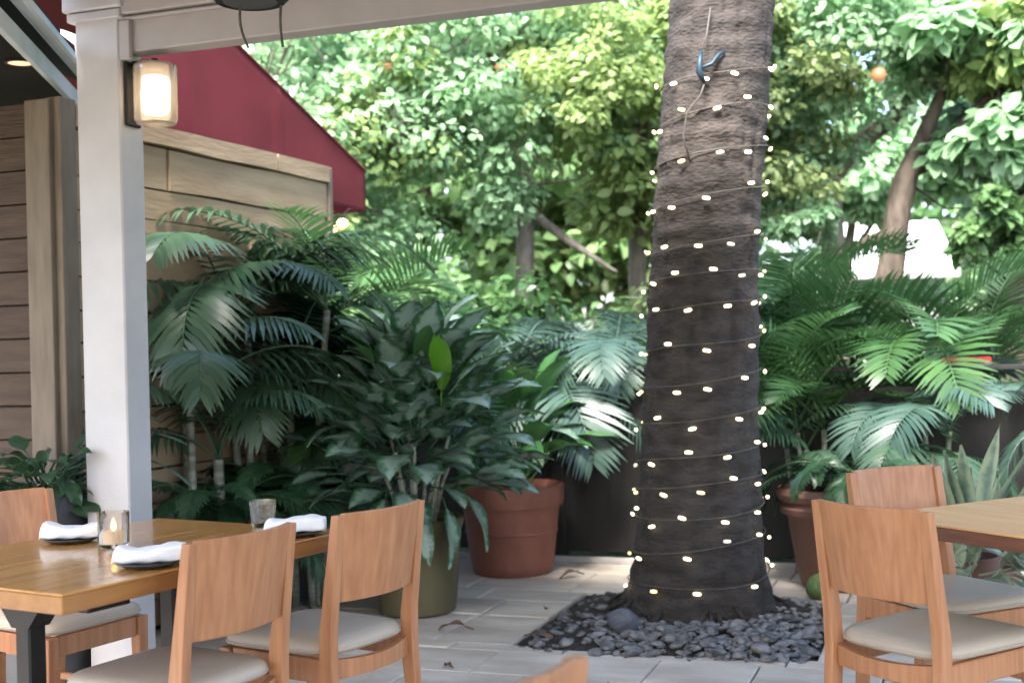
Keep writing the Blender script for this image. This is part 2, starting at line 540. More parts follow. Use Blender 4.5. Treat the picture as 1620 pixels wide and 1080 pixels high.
# sconce on the post
sc = thing('wall_sconce', 'lit wall sconce with clear glass cylinder on the white post', 'lamp', PV + E1 * .115 + E2 * .07 + Vector((0, 0, 2.31)), GRID)
MB().box(-.113, -.098, -.045, .045, -.12, .13, .004).box(-.099, -.02, -.016, .016, .112, .134, .003).build('backplate', M['black'], sc)
MB().lathe([(.03, .085), (.058, .09), (.058, .118), (.02, .125), (.012, .136)], 28).build('cap', M['black'], sc, 'auto')
MB().lathe([(.066, .1135), (.0775, .106), (.0795, .096), (.0795, -.100), (.072, -.1135), (.0, -.1145), (.0, -.118), (.074, -.117), (.083, -.102), (.083, .098), (.080, .110), (.068, .117)], 40, caps=False).build('glass_cylinder', M['thin'], sc, 'auto')
MB().lathe([(.028, .070), (.046, .064), (.052, .05), (.052, -.062), (.044, -.078), (.02, -.084)], 32).build('frosted_shade', M['lampglow'], sc, 'auto')

# round black pendant under the ceiling, cables looped from it
pd = thing('pendant_heater', 'round black dish hanging below the beam with looped grey cables', 'pendant', (-.772, 3.85, 2.372))
MB().lathe([(.0, -.002), (.085, -.004), (.104, -.008), (.119, .006), (.119, .03), (.10, .06), (.05, .085), (.03, .11)], 40).build('dish', M['black'], pd, 'auto')
MB().lathe([(.0, -.0075), (.082, -.0085), (.082, -.005), (0, -.004)], 36, caps=False).build('grille', M['greypot'], pd, 'auto')
MB().tube([(0, 0, .1), (0, 0, .41)], .012).build('rod', M['black'], pd)
MB().tube([(-.035 + .018 * t * t - .012 * math.sin(3 * t), .05, .02 - .155 * t) for t in [k / 9 for k in range(10)]] , .0045, 6).build('cable', M['wire'], pd, True)
MB().tube([(.088 - .006 * math.sin(3.1 * t), .05, .02 - .155 * t) for t in [k / 9 for k in range(10)]], .0045, 6).build('cable', M['wire'], pd, True)

# ------------------------------------------------------------------ timber building on the left
WD = Vector((.371, .928, 0)).normalized()       # the long wall runs away from the camera
WA = math.atan2(WD.y, WD.x)
WC = Vector((-1.942, 5.39, 0))
bld = thing('timber_building', 'weathered horizontal plank building wall behind the white post', 'building', WC, WA)
WL = 2.29
MB().box(.05, WL - .02, .02, .16, 0, 2.38).build('wall_backing', M['gap'], bld)
wr = random.Random(3)
zs = [2.395, 2.295, 2.09, 1.94, 1.80, 1.65, 1.50, 1.36, 1.21, 1.06, .91, .76, .60, .45, .30, .15, .02]
for i in range(len(zs) - 1):
    z1, z0 = zs[i], zs[i + 1]
    cuts = [.10, WL]
    if i == 0: cuts = [.10, 1.72, WL]
    elif wr.random() < .7: cuts = [.10, wr.uniform(.7, 1.9), WL]
    for a, b_ in zip(cuts[:-1], cuts[1:]):
        n = 14
        p = []
        ph = wr.uniform(0, 9)
        lo = [z0 + .005 + .008 * noise.noise((ph, a + k * (b_ - a) / n * 2.2, 1)) for k in range(n + 1)]
        hi = [z1 - .005 + .008 * noise.noise((ph + 5, a + k * (b_ - a) / n * 2.2, 4)) for k in range(n + 1)]
        xs = [a + .006 + (b_ - a - .012) * k / n for k in range(n + 1)]
        off = wr.uniform(-.008, .008) + (-.03 if i == 0 else 0)
        poly = [(xs[k], lo[k]) for k in range(n + 1)] + [(xs[k], hi[k]) for k in reversed(range(n + 1))]
        MB().prism(poly, -.012 + off, .022, 'y').build('plank', M['plank'], bld)
MB().box(WL + .002, WL + .045, -.03, .16, 0, 2.39, .004).build('corner_post', M['trim'], bld)
MB().box(-.005, .095, -.05, .03, 0, 2.41, .004).build('corner_board', M['trim'], bld)
# the front face goes off to the left
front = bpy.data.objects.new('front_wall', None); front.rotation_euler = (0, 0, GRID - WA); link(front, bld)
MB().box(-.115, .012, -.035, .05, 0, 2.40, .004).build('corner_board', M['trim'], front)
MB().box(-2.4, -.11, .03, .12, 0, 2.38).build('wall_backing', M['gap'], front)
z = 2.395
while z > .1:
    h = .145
    MB().box(-2.4, -.12, .0 + wr.uniform(-.004, .004), .03, z - h + .006, z, .003).build('plank', M['plank_shaded'], front)
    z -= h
# eave: dark soffit, two grey boards
ev = thing('eave_roof', 'dark soffit eave with grey fascia boards at top left', 'roof', (-1.823, 4.57, 0), R(8.7))
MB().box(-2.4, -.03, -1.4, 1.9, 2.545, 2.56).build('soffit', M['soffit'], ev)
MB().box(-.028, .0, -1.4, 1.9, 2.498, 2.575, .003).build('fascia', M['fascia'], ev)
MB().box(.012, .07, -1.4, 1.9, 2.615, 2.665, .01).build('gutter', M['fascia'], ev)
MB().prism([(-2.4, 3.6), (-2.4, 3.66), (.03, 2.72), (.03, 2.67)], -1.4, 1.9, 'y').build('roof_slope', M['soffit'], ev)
dl = thing('recessed_light', 'glowing orange recessed light in the dark soffit', 'ceiling light', (-2.035, 5.30, 2.543))
MB().lathe([(.062, .0), (.062, -.006), (.05, -.008), (.05, .0)], 28, caps=False).build('trim_ring', M['black'], dl, 'auto')
MB().lathe([(.0, -.006), (.05, -.0055), (.05, -.002)], 28, caps=False).build('lens', M['downlight'], dl, 'auto')

# maroon awning beyond the plank wall
aw = thing('maroon_awning', 'large maroon canvas awning with a slanted edge behind the plank wall', 'awning', (-.986, 8.745, 0), WA)
sl = .364
vs, fs = [], []
NXA, NZA = 74, 12
for i in range(NXA + 1):
    x = -3.7 * i / NXA
    zb = 2.255 if x > -2.46 else 2.92 + (-2.5 - x) * .35
    zt = 2.53 - x * sl
    for j in range(NZA + 1):
        z = zb + (zt - zb) * j / NZA
        f = math.sin(math.pi * j / NZA)
        y = .016 * noise.noise((x * 1.7, z * 2.3, 1)) * f + .010 * math.sin(x * 5.0 + z * 3) * f * (1 - j / NZA) + (-.006 if abs(x + 1.1) < .03 or abs(x + 2.2) < .03 else 0)
        vs.append((x, y, z))
for i in range(NXA):
    for j in range(NZA):
        k = i * (NZA + 1) + j
        fs.append((k, k + 1, k + NZA + 2, k + NZA + 1))
o = MB().add(vs, fs).build('side_panel', M['canvas'], aw, True)
o.modifiers.new('thickness', 'SOLIDIFY').thickness = .006
MB().add([(x, y, 2.53 - x * sl + dz) for dz in (0, .01) for (x, y) in ((0, .013), (0, 2.4), (-3.7, 2.4), (-3.7, .013))],
         [(0, 1, 2, 3), (7, 6, 5, 4), (0, 4, 5, 1), (2, 6, 7, 3), (1, 5, 6, 2), (0, 3, 7, 4)]).build('top_panel', M['canvas'], aw)
MB().box(-.012, 0, .014, 2.4, 2.255, 2.525).build('valance', M['canvas'], aw)
MB().tube([(.006, -.004, 2.535), (-3.7, -.004, 2.535 + 3.7 * sl)], .008).build('frame_tube', M['canvas'], aw)
for yy in (.3, 2.2):
    MB().tube([(-.7, yy, -.06), (-.7, yy, 2.77)], .02).build('awning_leg', M['black'], aw)
for (x, y, z, l) in ((-1.112, 7.9, 2.065, 'lower warm globe bulb at the end of the plank wall'), (-1.045, 7.93, 2.097, 'upper warm globe bulb at the end of the plank wall')):
    t = thing('globe_light', l, 'bulb', (x, y, z), group='globe bulbs under the awning')
    MB().lathe([(.001, -.040), (.022, -.034), (.037, -.014), (.038, .004), (.025, .022), (.010, .028)], 16).build('bulb', M['globe'], t, True)
    MB().lathe([(.011, .026), (.012, .05)], 12).tube([(0, 0, .05), (0.02, .2, .115)], .004, 6).build('socket', M['black'], t, 'auto')

# ------------------------------------------------------------------ black garden fence behind the pots
fc = thing('black_fence', 'low black garden fence behind the pots and palm trunk', 'fence', (.30, 7.60, 0), GRID)
for k, (a, b_) in enumerate(((-1.55, -.05), (-.05, 1.45), (1.45, 2.95), (2.95, 4.4))):
    MB().box(a + .04, b_ - .04, .012, .04, .06, 1.02, .003).build('panel', M['fence'], fc)
    MB().box(a - .04, a + .04, 0, .08, 0, 1.10, .005).build('fence_post', M['fence'], fc)
MB().box(-1.6, 4.44, -.02, .10, 1.103, 1.13, .004).build('cap_rail', M['fence'], fc)
MB().box(-1.6, 4.44, -.055, -.005, -.002, .035, .006).build('base_strip', M['curb'], fc)

# ------------------------------------------------------------------ palm trunk in the bed
TP = [(.845, -.05), (.845, .05), (.85, .2), (.858, .375), (.870, .82), (.895, 1.3), (.918, 1.712), (.973, 2.306), (1.018, 2.752), (1.13, 4.0), (1.24, 5.4)]
TR = [.41, .365, .318, .295, .275, .262, .252, .25, .247, .235, .21]
def trunk_at(z):
    for i in range(len(TP) - 1):
        if z <= TP[i + 1][1] or i == len(TP) - 2:
            t = (z - TP[i][1]) / (TP[i + 1][1] - TP[i][1])
            return TP[i][0] + (TP[i + 1][0] - TP[i][0]) * t, TR[i] + (TR[i + 1] - TR[i]) * t
NR, NA = 420, 120
vs = []
for i in range(NR + 1):
    z = -.05 + 5.45 * (i / NR) ** 1.25
    x, r = trunk_at(z)
    for k in range(NA):
        a = 2 * math.pi * k / NA
        ca, sa = math.cos(a), math.sin(a)
        p = Vector((ca * 1.5, sa * 1.5, z * 6.5))
        d = .010 * noise.fractal(p, 1.0, 2.0, 4)
        ring = math.sin(z * 60 + 2.2 * noise.noise((ca * 1.2, sa * 1.2, z * 2)))
        d += .0065 * ring * (.5 + noise.noise((ca * 2.5, sa * 2.5, z * 5)))
        crack = noise.noise((ca * 7, sa * 7, z * 2.5))
        d -= .016 * max(0, crack - .2) * 2
        if z < .3: d += .035 * (1 - z / .3) * noise.noise((ca * 2.2, sa * 2.2, .3))
        vs.append((x - .845 + (r + d) * ca, (r + d) * sa, z))
fs = [(i * NA + k, i * NA + (k + 1) % NA, (i + 1) * NA + (k + 1) % NA, (i + 1) * NA + k) for i in range(NR) for k in range(NA)]
pt = thing('palm_tree', 'tall dark palm trunk wrapped in string lights rising from the pebble bed', 'palm tree', (.845, 5.95, 0))
MB().add(vs, fs).build('trunk', M['bark'], pt, True)

roots = MB()
qr = random.Random(17)
for k in range(70):
    a = qr.uniform(0, 6.283)
    z0 = qr.uniform(.03, .12)
    _, r0 = trunk_at(z0)
    r1 = qr.uniform(.40, .52)
    a1 = a + qr.uniform(-.12, .12)
    roots.tube([((r0 - .01) * math.cos(a), (r0 - .01) * math.sin(a), z0), ((r0 * .5 + r1 * .5) * math.cos(a), (r0 * .5 + r1 * .5) * math.sin(a), z0 * .45 + .02), (r1 * math.cos(a1), r1 * math.sin(a1), -.01)], [.006, .008, .004], 5)
tag(roots.build('rootlets', M['bark'], pt, True), kind='stuff')
# string lights wound round the trunk
rowz = [.10, .215, .375, .516, .655, .785, .956, 1.126, 1.281, 1.466, 1.608, 1.744, 1.962, 2.161, 2.345, 2.52, 2.70]
sl_t = thing('string_lights', 'string of warm fairy lights wound round the palm trunk', 'string lights', (.845, 5.95, 0))
def helix(t):
    """t in turns; integer t is the front of the trunk"""
    k = min(int(t), len(rowz) - 2)
    f = t - k
    z = rowz[k] + (rowz[k + 1] - rowz[k]) * f
    low = max(0, min(1, (1.0 - z) / .8))
    a = -math.pi / 2 + 2 * math.pi * t
    z -= low * .022 * math.sin(a) * -1 * .8
    z += .024 * noise.noise((t * 3.1, 1, 2))
    x, r = trunk_at(z)
    return Vector((x - .845 + (r + .012) * math.cos(a), (r + .012) * math.sin(a), z))
T0, T1 = .62, 15.3
pts = [helix(T0 + (T1 - T0) * k / 900) for k in range(901)]
MB().tube(pts, .0030, 5).build('wire', M['wire'], sl_t, True)
bm_ = MB().lathe([(.002, -.017), (.008, -.014), (.010, 0), (.008, .014), (.002, .017)], 10)
bme = bm_.mesh('bulb', M['bulb'], True)
bme2 = bm_.mesh('bulb', M['bulb_gold'], True)
bme3 = bm_.mesh('bulb', M['bulb_dim'], True)
socket_me = MB().lathe([(.0055, .012), (.0065, .030), (.003, .036)], 8).mesh('socket', M['wire'], True)
t = T0 + .02
br = random.Random(6)
nb = 0
while t < T1 - .02 and nb < 290:
    p = helix(t)
    _, r = trunk_at(p.z)
    up = br.random() < .38
    c = Vector((p.x, p.y, 0)) - Vector((trunk_at(p.z)[0] - .845, 0, 0)); c.z = 0
    c.normalize()
    q = p + c * .016 + Vector((0, 0, .02 if up else -.022)) + Vector((0, 0, br.uniform(-.012, .012)))
    tang = Vector((-c.y, c.x, 0))
    lay = br.random()
    ax = (tang * br.uniform(.8, 1.4) * br.choice((-1, 1)) + Vector((0, 0, br.uniform(-.3, .3)))).normalized()
    o = from_mesh('bulb', br.choice((bme, bme, bme, bme, bme, bme, bme2, bme3)), sl_t, q)
    o.rotation_euler = ax.to_track_quat('Z', 'Y').to_euler()
    o.scale = (.80, .80, 1.05)
    nb += 1
    t += br.choice((br.uniform(.075, .10), br.uniform(.09, .135)))
# blue plug joint near the top
cn = MB().tube([(.04, -.275, 2.60), (.03, -.29, 2.545), (.025, -.292, 2.50), (.05, -.287, 2.455)], [.008, .013, .014, .009], 10)
cn.tube([(.03, -.29, 2.52), (.085, -.278, 2.54), (.12, -.268, 2.585), (.15, -.252, 2.60)], [.007, .010, .010, .006], 8)
cn.build('plug_connector', M['blue'], sl_t, True)
MB().tube([(.05, -.287, 2.455), (.03, -.285, 2.40), (-.03, -.272, 2.33), (-.05, -.262, 2.22), (-.02, -.264, 2.1)], .004, 6).tube([(.04, -.275, 2.60), (.07, -.26, 2.68), (.09, -.255, 2.8)], .004, 6).build('lead', M['wire'], sl_t, True)

# ------------------------------------------------------------------ foliage tools
TEMPL = np.array([(0, 0, 0), (.16, .20, .04), (.42, .32, .06), (.76, .21, .0), (1, 0, -.14), (.76, -.21, .0), (.42, -.32, .06), (.16, -.20, .04), (.46, 0, -.01)])
def leaves_mesh(name, pos, nrm, drc, size, tint, m, templ=TEMPL, faces=((0, 1, 2, 8), (8, 2, 3, 4), (0, 8, 6, 7), (8, 4, 5, 6)), width=1.0):
    N = len(pos)
    n = nrm / (np.linalg.norm(nrm, axis=1, keepdims=True) + 1e-9)
    t = drc - n * np.sum(drc * n, axis=1, keepdims=True)
    t /= (np.linalg.norm(t, axis=1, keepdims=True) + 1e-9)
    b = np.cross(n, t)
    s = size[:, None, None]
    V = pos[:, None, :] + s * (t[:, None, :] * templ[None, :, 0:1] + b[:, None, :] * templ[None, :, 1:2] * width + n[:, None, :] * templ[None, :, 2:3])
    k = len(templ)
    V = V.reshape(-1, 3)
    fa = np.array(faces)
    FI = (np.arange(N)[:, None, None] * k + fa[None]).reshape(-1)
    nf = N * len(faces)
    me = bpy.data.meshes.new(name)
    me.vertices.add(len(V)); me.vertices.foreach_set('co', V.astype(np.float32).ravel())
    me.loops.add(nf * 4); me.loops.foreach_set('vertex_index', FI.astype(np.int32))
    me.polygons.add(nf)
    me.polygons.foreach_set('loop_start', np.arange(0, nf * 4, 4, dtype=np.int32))
    me.update(calc_edges=True)
    at = me.attributes.new('tint', 'FLOAT', 'POINT')
    at.data.foreach_set('value', np.repeat(tint, k).astype(np.float32))
    me.materials.append(m)
    return me

def clumps(centers, radii, per, size, up=.8, out=.8, rnd=.55, tvar=.7):
    """leaves gathered in clumps: returns arrays for leaves_mesh"""
    P, Nn, D, S, T = [], [], [], [], []
    for c, r in zip(centers, radii):
        k = max(4, int(per * (.7 + .6 * rng.random())))
        d = rng.normal(size=(k, 3)); d /= np.linalg.norm(d, axis=1, keepdims=True)
        rad = r * rng.random(k) ** .42
        flat = np.array([1.15, 1.15, .72])
        p = np.array(c) + d * rad[:, None] * flat
        nn = up * np.array([0, 0, 1.0]) + out * d + rnd * rng.normal(size=(k, 3))
        dr = d * np.array([1, 1, .4]) + .5 * rng.normal(size=(k, 3)) + np.array([0, 0, -.25])
        P.append(p); Nn.append(nn); D.append(dr)
        S.append(size * rng.uniform(.5, 1.4, k))
        T.append(np.clip(rng.random() * .5 + rng.random(k) * tvar * .6, 0, 1))
    return [np.concatenate(a) for a in (P, Nn, D, S, T)]

def ellipsoid_pts(n, c, r, shell=.55):
    d = rng.normal(size=(n, 3)); d /= np.linalg.norm(d, axis=1, keepdims=True)
    rad = shell + (1 - shell) * rng.random(n) ** .7
    rad *= rng.uniform(.75, 1.1, n)
    return np.array(c) + d * rad[:, None] * np.array(r)

def tree(label, base, trunk_pts, trunk_r, limbs, crowns, m, bark, size=.074, per=215, group='trees beyond the fence', cat='tree', name='broadleaf_tree', extra=None):
    """base: ground point; crowns: list of (centre, radii, clump count)"""
    t = thing(name, label, cat, base, group=group)
    b = MB()
    rel = lambda p: (p[0] - base[0], p[1] - base[1], p[2])
    def wob(pts, r, n=10):
        out, rr_ = [], []
        for i in range(len(pts) - 1):
            for k in range(n // (len(pts) - 1) + 1):
                f = k / (n // (len(pts) - 1) + 1)
                p = Vector(pts[i]).lerp(Vector(pts[i + 1]), f)
                q = p * 1.7
                out.append(p + .03 * Vector((noise.noise(q), noise.noise(q + Vector((9, 0, 0))), 0)))
                rr_.append(r[i] + (r[i + 1] - r[i]) * f)
        out.append(Vector(pts[-1])); rr_.append(r[-1])
        return out, rr_
    p, r = wob([rel(q) for q in trunk_pts], trunk_r)
    b.tube(p, r, 12).build('trunk', bark, t, True)
    for (lp, lr) in limbs:
        p, r = wob([rel(q) for q in lp], lr)
        MB().tube(p, r, 8).build('limb', bark, t, True)
    arrs = []
    tw = MB()
    skel = [Vector(rel(q)) for q in trunk_pts[1:]] + [Vector(rel(q)) for (lp, lr) in limbs for q in lp]
    for (c, rad, n) in crowns:
        cc = ellipsoid_pts(n, rel(c), rad)
        for q in cc:
            q = Vector(q)
            a = min(skel, key=lambda p_: (p_ - q).length)
            mid = a.lerp(q, .5) + Vector((0, 0, -.06)) + Vector([random.uniform(-.08, .08) for _ in range(3)])
            tw.tube([a, mid, q], [.016, .010, .004], 4, False)
            for e in range(3):
                tw.tube([mid.lerp(q, .6), q + Vector([random.uniform(-.3, .3) for _ in range(3)])], [.005, .002], 3, False)
        cr = rng.uniform(.20, .42, n) * (sum(rad) / 3 / 1.3)
        arrs.append(clumps(cc, cr, per, size))
    tag(tw.build('twigs', bark, t), kind='stuff')
    A = [np.concatenate([a[i] for a in arrs]) for i in range(5)]
    link(bpy.data.objects.new('crown', leaves_mesh('crown', *A, m)), t)
    if extra:
        arrs = []
        for (c, rad, n, mm) in extra:
            cc = ellipsoid_pts(n, rel(c), rad)
            A = clumps(cc, rng.uniform(.18, .34, n), per, size * .9)
            link(bpy.data.objects.new('crown', leaves_mesh('crown', *A, mm)), t)
    return t

# ------------------------------------------------------------------ palms: fronds with separate leaflets
def frond_mesh(name, m, length=1.3, a0=65, bend=110, pairs=26, leaf=.36, wid=.028, droop=.5, vee=20, seed=1, start=.22, stalk=.008, twist=0.0):
    fr = random.Random(seed)
    n = 24
    pts, tan = [Vector((0, 0, 0))], []
    for i in range(n):
        s = i / (n - 1)
        a = R(a0 - bend * s ** 1.25)
        tan.append(Vector((twist * s * s, math.cos(a), math.sin(a))).normalized())
        pts.append(pts[-1] + tan[-1] * (length / n))
    tan.append(tan[-1])
    b = MB()
    b.tube(pts, [stalk * (1 - .8 * i / n) + .0012 for i in range(n + 1)], 5)
    tint = [.75] * len(b.v)
    for side in (-1, 1):
        for k in range(pairs):
            s = start + (1 - start) * (k + fr.uniform(-.2, .2) + .5) / pairs
            s = min(max(s, 0), .995)
            f = s * n
            i = min(int(f), n - 1)
            p = pts[i].lerp(pts[i + 1], f - i)
            t = tan[i]
            x = Vector((1, 0, 0))
            nz_ = x.cross(t).normalized()
            u = (s - start) / (1 - start)
            ln = leaf * (math.sin(math.pi * (.18 + .74 * u)) ** .8) * fr.uniform(.88, 1.08)
            fwd = R(38 + 34 * (1 - u))
            d = (x * side * math.sin(fwd) + t * math.cos(fwd)) 
            d = (d * math.cos(R(vee)) + nz_ * math.sin(R(vee)) + Vector((0, 0, fr.uniform(-.06, .06)))).normalized()
            wv = d.cross(nz_).normalized()
            wv = (wv * math.cos(R(18)) + nz_ * math.sin(R(18)) * side).normalized()
            q = p.copy()
            prof = ((0, .35), (.3, 1.0), (.65, .8), (1, .06))
            vs = []
            last = 0
            for (u_, w_) in prof:
                dd = (d + Vector((0, 0, -1)) * droop * u_ * 1.1).normalized()
                q = q + dd * ln * (u_ - last); last = u_
                hw = wid * .5 * w_
                vs += [q - wv * hw, q + wv * hw]
            b.add(vs, [(0, 1, 3, 2), (2, 3, 5, 4), (4, 5, 7, 6)])
            tv = fr.uniform(.1, .7)
            tint += [tv] * 8
    me = bpy.data.meshes.new(name)
    me.from_pydata(b.v, [], b.f)
    me.polygons.foreach_set('use_smooth', [True] * len(me.polygons))
    at = me.attributes.new('tint', 'FLOAT', 'POINT')
    at.data.foreach_set('value', tint)
    me.materials.append(m)
    return me

FR = {}
def fronds(kind):
    if kind in FR: return FR[kind]
    if kind == 'kentia':
        FR[kind] = [frond_mesh('frond', L['kentia'], 1.25, 72 - 6 * s, 105 + 8 * s, 24, .40, .036, .75, 8, s + 1, twist=(s - 1.5) * .12) for s in range(4)]
    if kind == 'areca':
        FR[kind] = [frond_mesh('frond', L['areca'], 1.15, 78 - 5 * s, 75 + 10 * s, 30, .34, .024, .35, 24, s + 11, twist=(s - 1.5) * .12) for s in range(4)]
    if kind == 'blue':
        FR[kind] = [frond_mesh('frond', L['blue'], 1.05, 60 - 6 * s, 105 + 8 * s, 28, .36, .026, .55, 14, s + 21, twist=(s - 1.5) * .15) for s in range(4)]
    if kind == 'fern':
        FR[kind] = [frond_mesh('frond', L['fern'], .62, 62 - 8 * s, 105 + 10 * s, 26, .11, .020, .35, 6, s + 31, start=.1, stalk=.004) for s in range(3)]
    return FR[kind]

def palm(label, loc, kind, n, sc=1.0, crown=.3, canes=3, seed=1, lean=(0, 0), spread=1.0, az=None, group=None, name='garden_palm', cat='palm', cane_r=.018):
    """loc on the ground; crown: height where the fronds start"""
    pr_ = random.Random(seed)
    t = thing(name, label, cat, loc, group=group)
    tops = []
    for c in range(canes):
        a = pr_.uniform(0, 6.28); rr_ = .10 * sc * (c > 0) * pr_.uniform(.6, 1.3)
        bx, by = rr_ * math.cos(a), rr_ * math.sin(a)
        h = crown * pr_.uniform(.82, 1.12)
        tx, ty = bx * 1.9 + lean[0], by * 1.9 + lean[1]
        MB().tube([(bx, by, 0), (bx * 1.2 + lean[0] * .3, by * 1.2 + lean[1] * .3, h * .5), (tx, ty, h)], [cane_r * 1.15, cane_r, cane_r * .8], 8).build('cane', M['cane'], t, True)
        tops.append((tx, ty, h))
    FM = fronds(kind)
    for k in range(n):
        tp = tops[k % canes]
        if az:
            a = az[k % len(az)] + pr_.uniform(-.16, .16)
        else:
            a = 2.399 * k + pr_.uniform(-.3, .3)
        tilt = pr_.uniform(-.42, .18) * spread
        s = sc * pr_.uniform(.78, 1.12)
        o = from_mesh('frond', FM[pr_.randrange(len(FM))], t, tp)
        o.matrix_local = Matrix.Translation(tp) @ Matrix.Rotation(a, 4, 'Z') @ Matrix.Rotation(tilt, 4, 'X') @ Matrix.Rotation(pr_.uniform(-.3, .3), 4, 'Y') @ Matrix.Scale(s, 4)
    return t

# ------------------------------------------------------------------ broad leaves
def blade_mesh(name, m, ln=.28, wd=.10, petiole=.14, bend=50, fold=18, pr=1.0, wave=.006, seed=1, a0=0, tipw=.75, nx=6, ny=12):
    lr = random.Random(seed)
    b = MB()
    P = [Vector((0, 0, 0))]
    np_ = 5
    ang = R(a0)
    for i in range(np_ if petiole > 0 else 0):
        P.append(P[-1] + Vector((0, math.cos(ang), math.sin(ang))) * petiole / np_)
    if petiole > 0:
        b.tube(P, [.0045] * len(P), 5)
    nt = len(b.v)
    tint = [.5] * nt
    acr = [1.0] * nt
    q = P[-1].copy()
    vs, fs = [], []
    for j in range(ny + 1):
        t = j / ny
        a = ang - R(bend) * t ** 1.1
        d = Vector((0, math.cos(a), math.sin(a))); up = Vector((0, -math.sin(a), math.cos(a)))
        if j: q = q + d * ln / ny
        wv = wd * .5 * max(.02, math.sin(math.pi * min(1, (t * .96 + .03)) ** tipw) ** .85) * pr
        for i in range(nx + 1):
            u = i / nx * 2 - 1
            z = abs(u) * wv * math.tan(R(fold)) + wave * math.sin(t * 9 + u * 2 + seed) * abs(u)
            vs.append(q + Vector((u * wv, 0, 0)) + up * z)
            tint.append(.35 + .1 * math.sin(seed)); acr.append(abs(u) * .55 + abs(t - .5) * .35)
    for j in range(ny):
        for i in range(nx):
            k = j * (nx + 1) + i
            fs.append((k, k + 1, k + nx + 2, k + nx + 1))
    b.add(vs, fs)
    me = bpy.data.meshes.new(name)
    me.from_pydata(b.v, [], b.f)
    me.polygons.foreach_set('use_smooth', [True] * len(me.polygons))
    for nm, arr in (('tint', tint), ('across', acr)):
        at = me.attributes.new(nm, 'FLOAT', 'POINT'); at.data.foreach_set('value', arr)
    me.materials.append(m)
    return me

def place_leaf(me, parent, p, az, pitch, roll=0, s=1.0, name='leaf'):
    o = from_mesh(name, me, parent)
    o.matrix_local = Matrix.Translation(p) @ Matrix.Rotation(az, 4, 'Z') @ Matrix.Rotation(pitch, 4, 'X') @ Matrix.Rotation(roll, 4, 'Y') @ Matrix.Scale(s, 4)
    return o

# pots ---------------------------------------------------------------
def pot(name, label, loc, prof, m, soil_r, soil_z, bands=None):
    t = thing(name, label, 'pot', loc)
    MB().lathe(prof, 48).build('vessel', m, t, 'auto')
    if bands:
        for z, r, h in bands:
            MB().lathe([(r, z), (r + .006, z + h * .3), (r + .006, z + h * .7), (r, z + h)], 48, caps=False).build('band', m, t, 'auto')
    MB().lathe([(.0, soil_z), (soil_r, soil_z), (soil_r, soil_z - .02)], 32, caps=False).build('potting_soil', M['soil'], t)
    return t
TERRA = (-.03, 7.28, 0)
pot('terracotta_pot', 'large terracotta pot with thick rim standing against the black fence', TERRA,
    [(.215, 0), (.228, .012), (.24, .06), (.276, .36), (.283, .385), (.298, .39), (.304, .41), (.310, .49), (.306, .505), (.280, .505), (.272, .44), (.262, .40)], M['terra'], .268, .45, [(.235, .262, .018)])
OLIVE = (-.50, 6.26, 0)
pot('olive_pot', 'tall olive glazed pot under the big silver leaved plant', OLIVE,
    [(.172, 0), (.188, .012), (.196, .06), (.222, .40), (.236, .43), (.240, .46), (.232, .47), (.215, .465), (.208, .42)], M['olive'], .212, .43)
BOWL = (1.70, 6.62, 0)
pot('bowl_pot', 'old brown terracotta pot with rolled rim behind the right chairs', BOWL,
    [(.20, 0), (.215, .02), (.235, .10), (.275, .36), (.285, .385), (.312, .39), (.318, .42), (.305, .435), (.302, .45), (.322, .46), (.332, .49), (.322, .515), (.29, .52), (.278, .45)], M['terra_dark'], .285, .46)
GREY = (-1.87, 5.03, 0)
t = thing('charcoal_planter', 'tall charcoal planter left of the white post', 'planter', GREY, GRID)
MB().prism([(-.20, -.18), (.17, -.18), (.17, .18), (-.20, .18)], 0, .70).prism([(-.22, -.2), (.19, -.2), (.19, -.16), (-.22, -.16)], .702, .765).prism([(-.22, .16), (.19, .16), (.19, .2), (-.22, .2)], .702, .765).prism([(-.22, -.158), (-.18, -.158), (-.18, .158), (-.22, .158)], .702, .765).prism([(.15, -.158), (.19, -.158), (.19, .158), (.15, .158)], .702, .765).build('box', M['greypot'], t)
MB().box(-.178, .148, -.156, .156, .703, .735).build('potting_soil', M['soil'], t)
tr_ = thing('planter_trough', 'low dark trough with a pale rim along the plank wall', 'planter', (-1.38, 6.22, 0), WA)
MB().box(-.42, 1.1, -.12, .10, 0, .47, .006).build('box', M['greypot'], tr_)
MB().box(-.45, 1.13, -.15, .12, .473, .50, .005).build('rim', M['curb'], tr_)

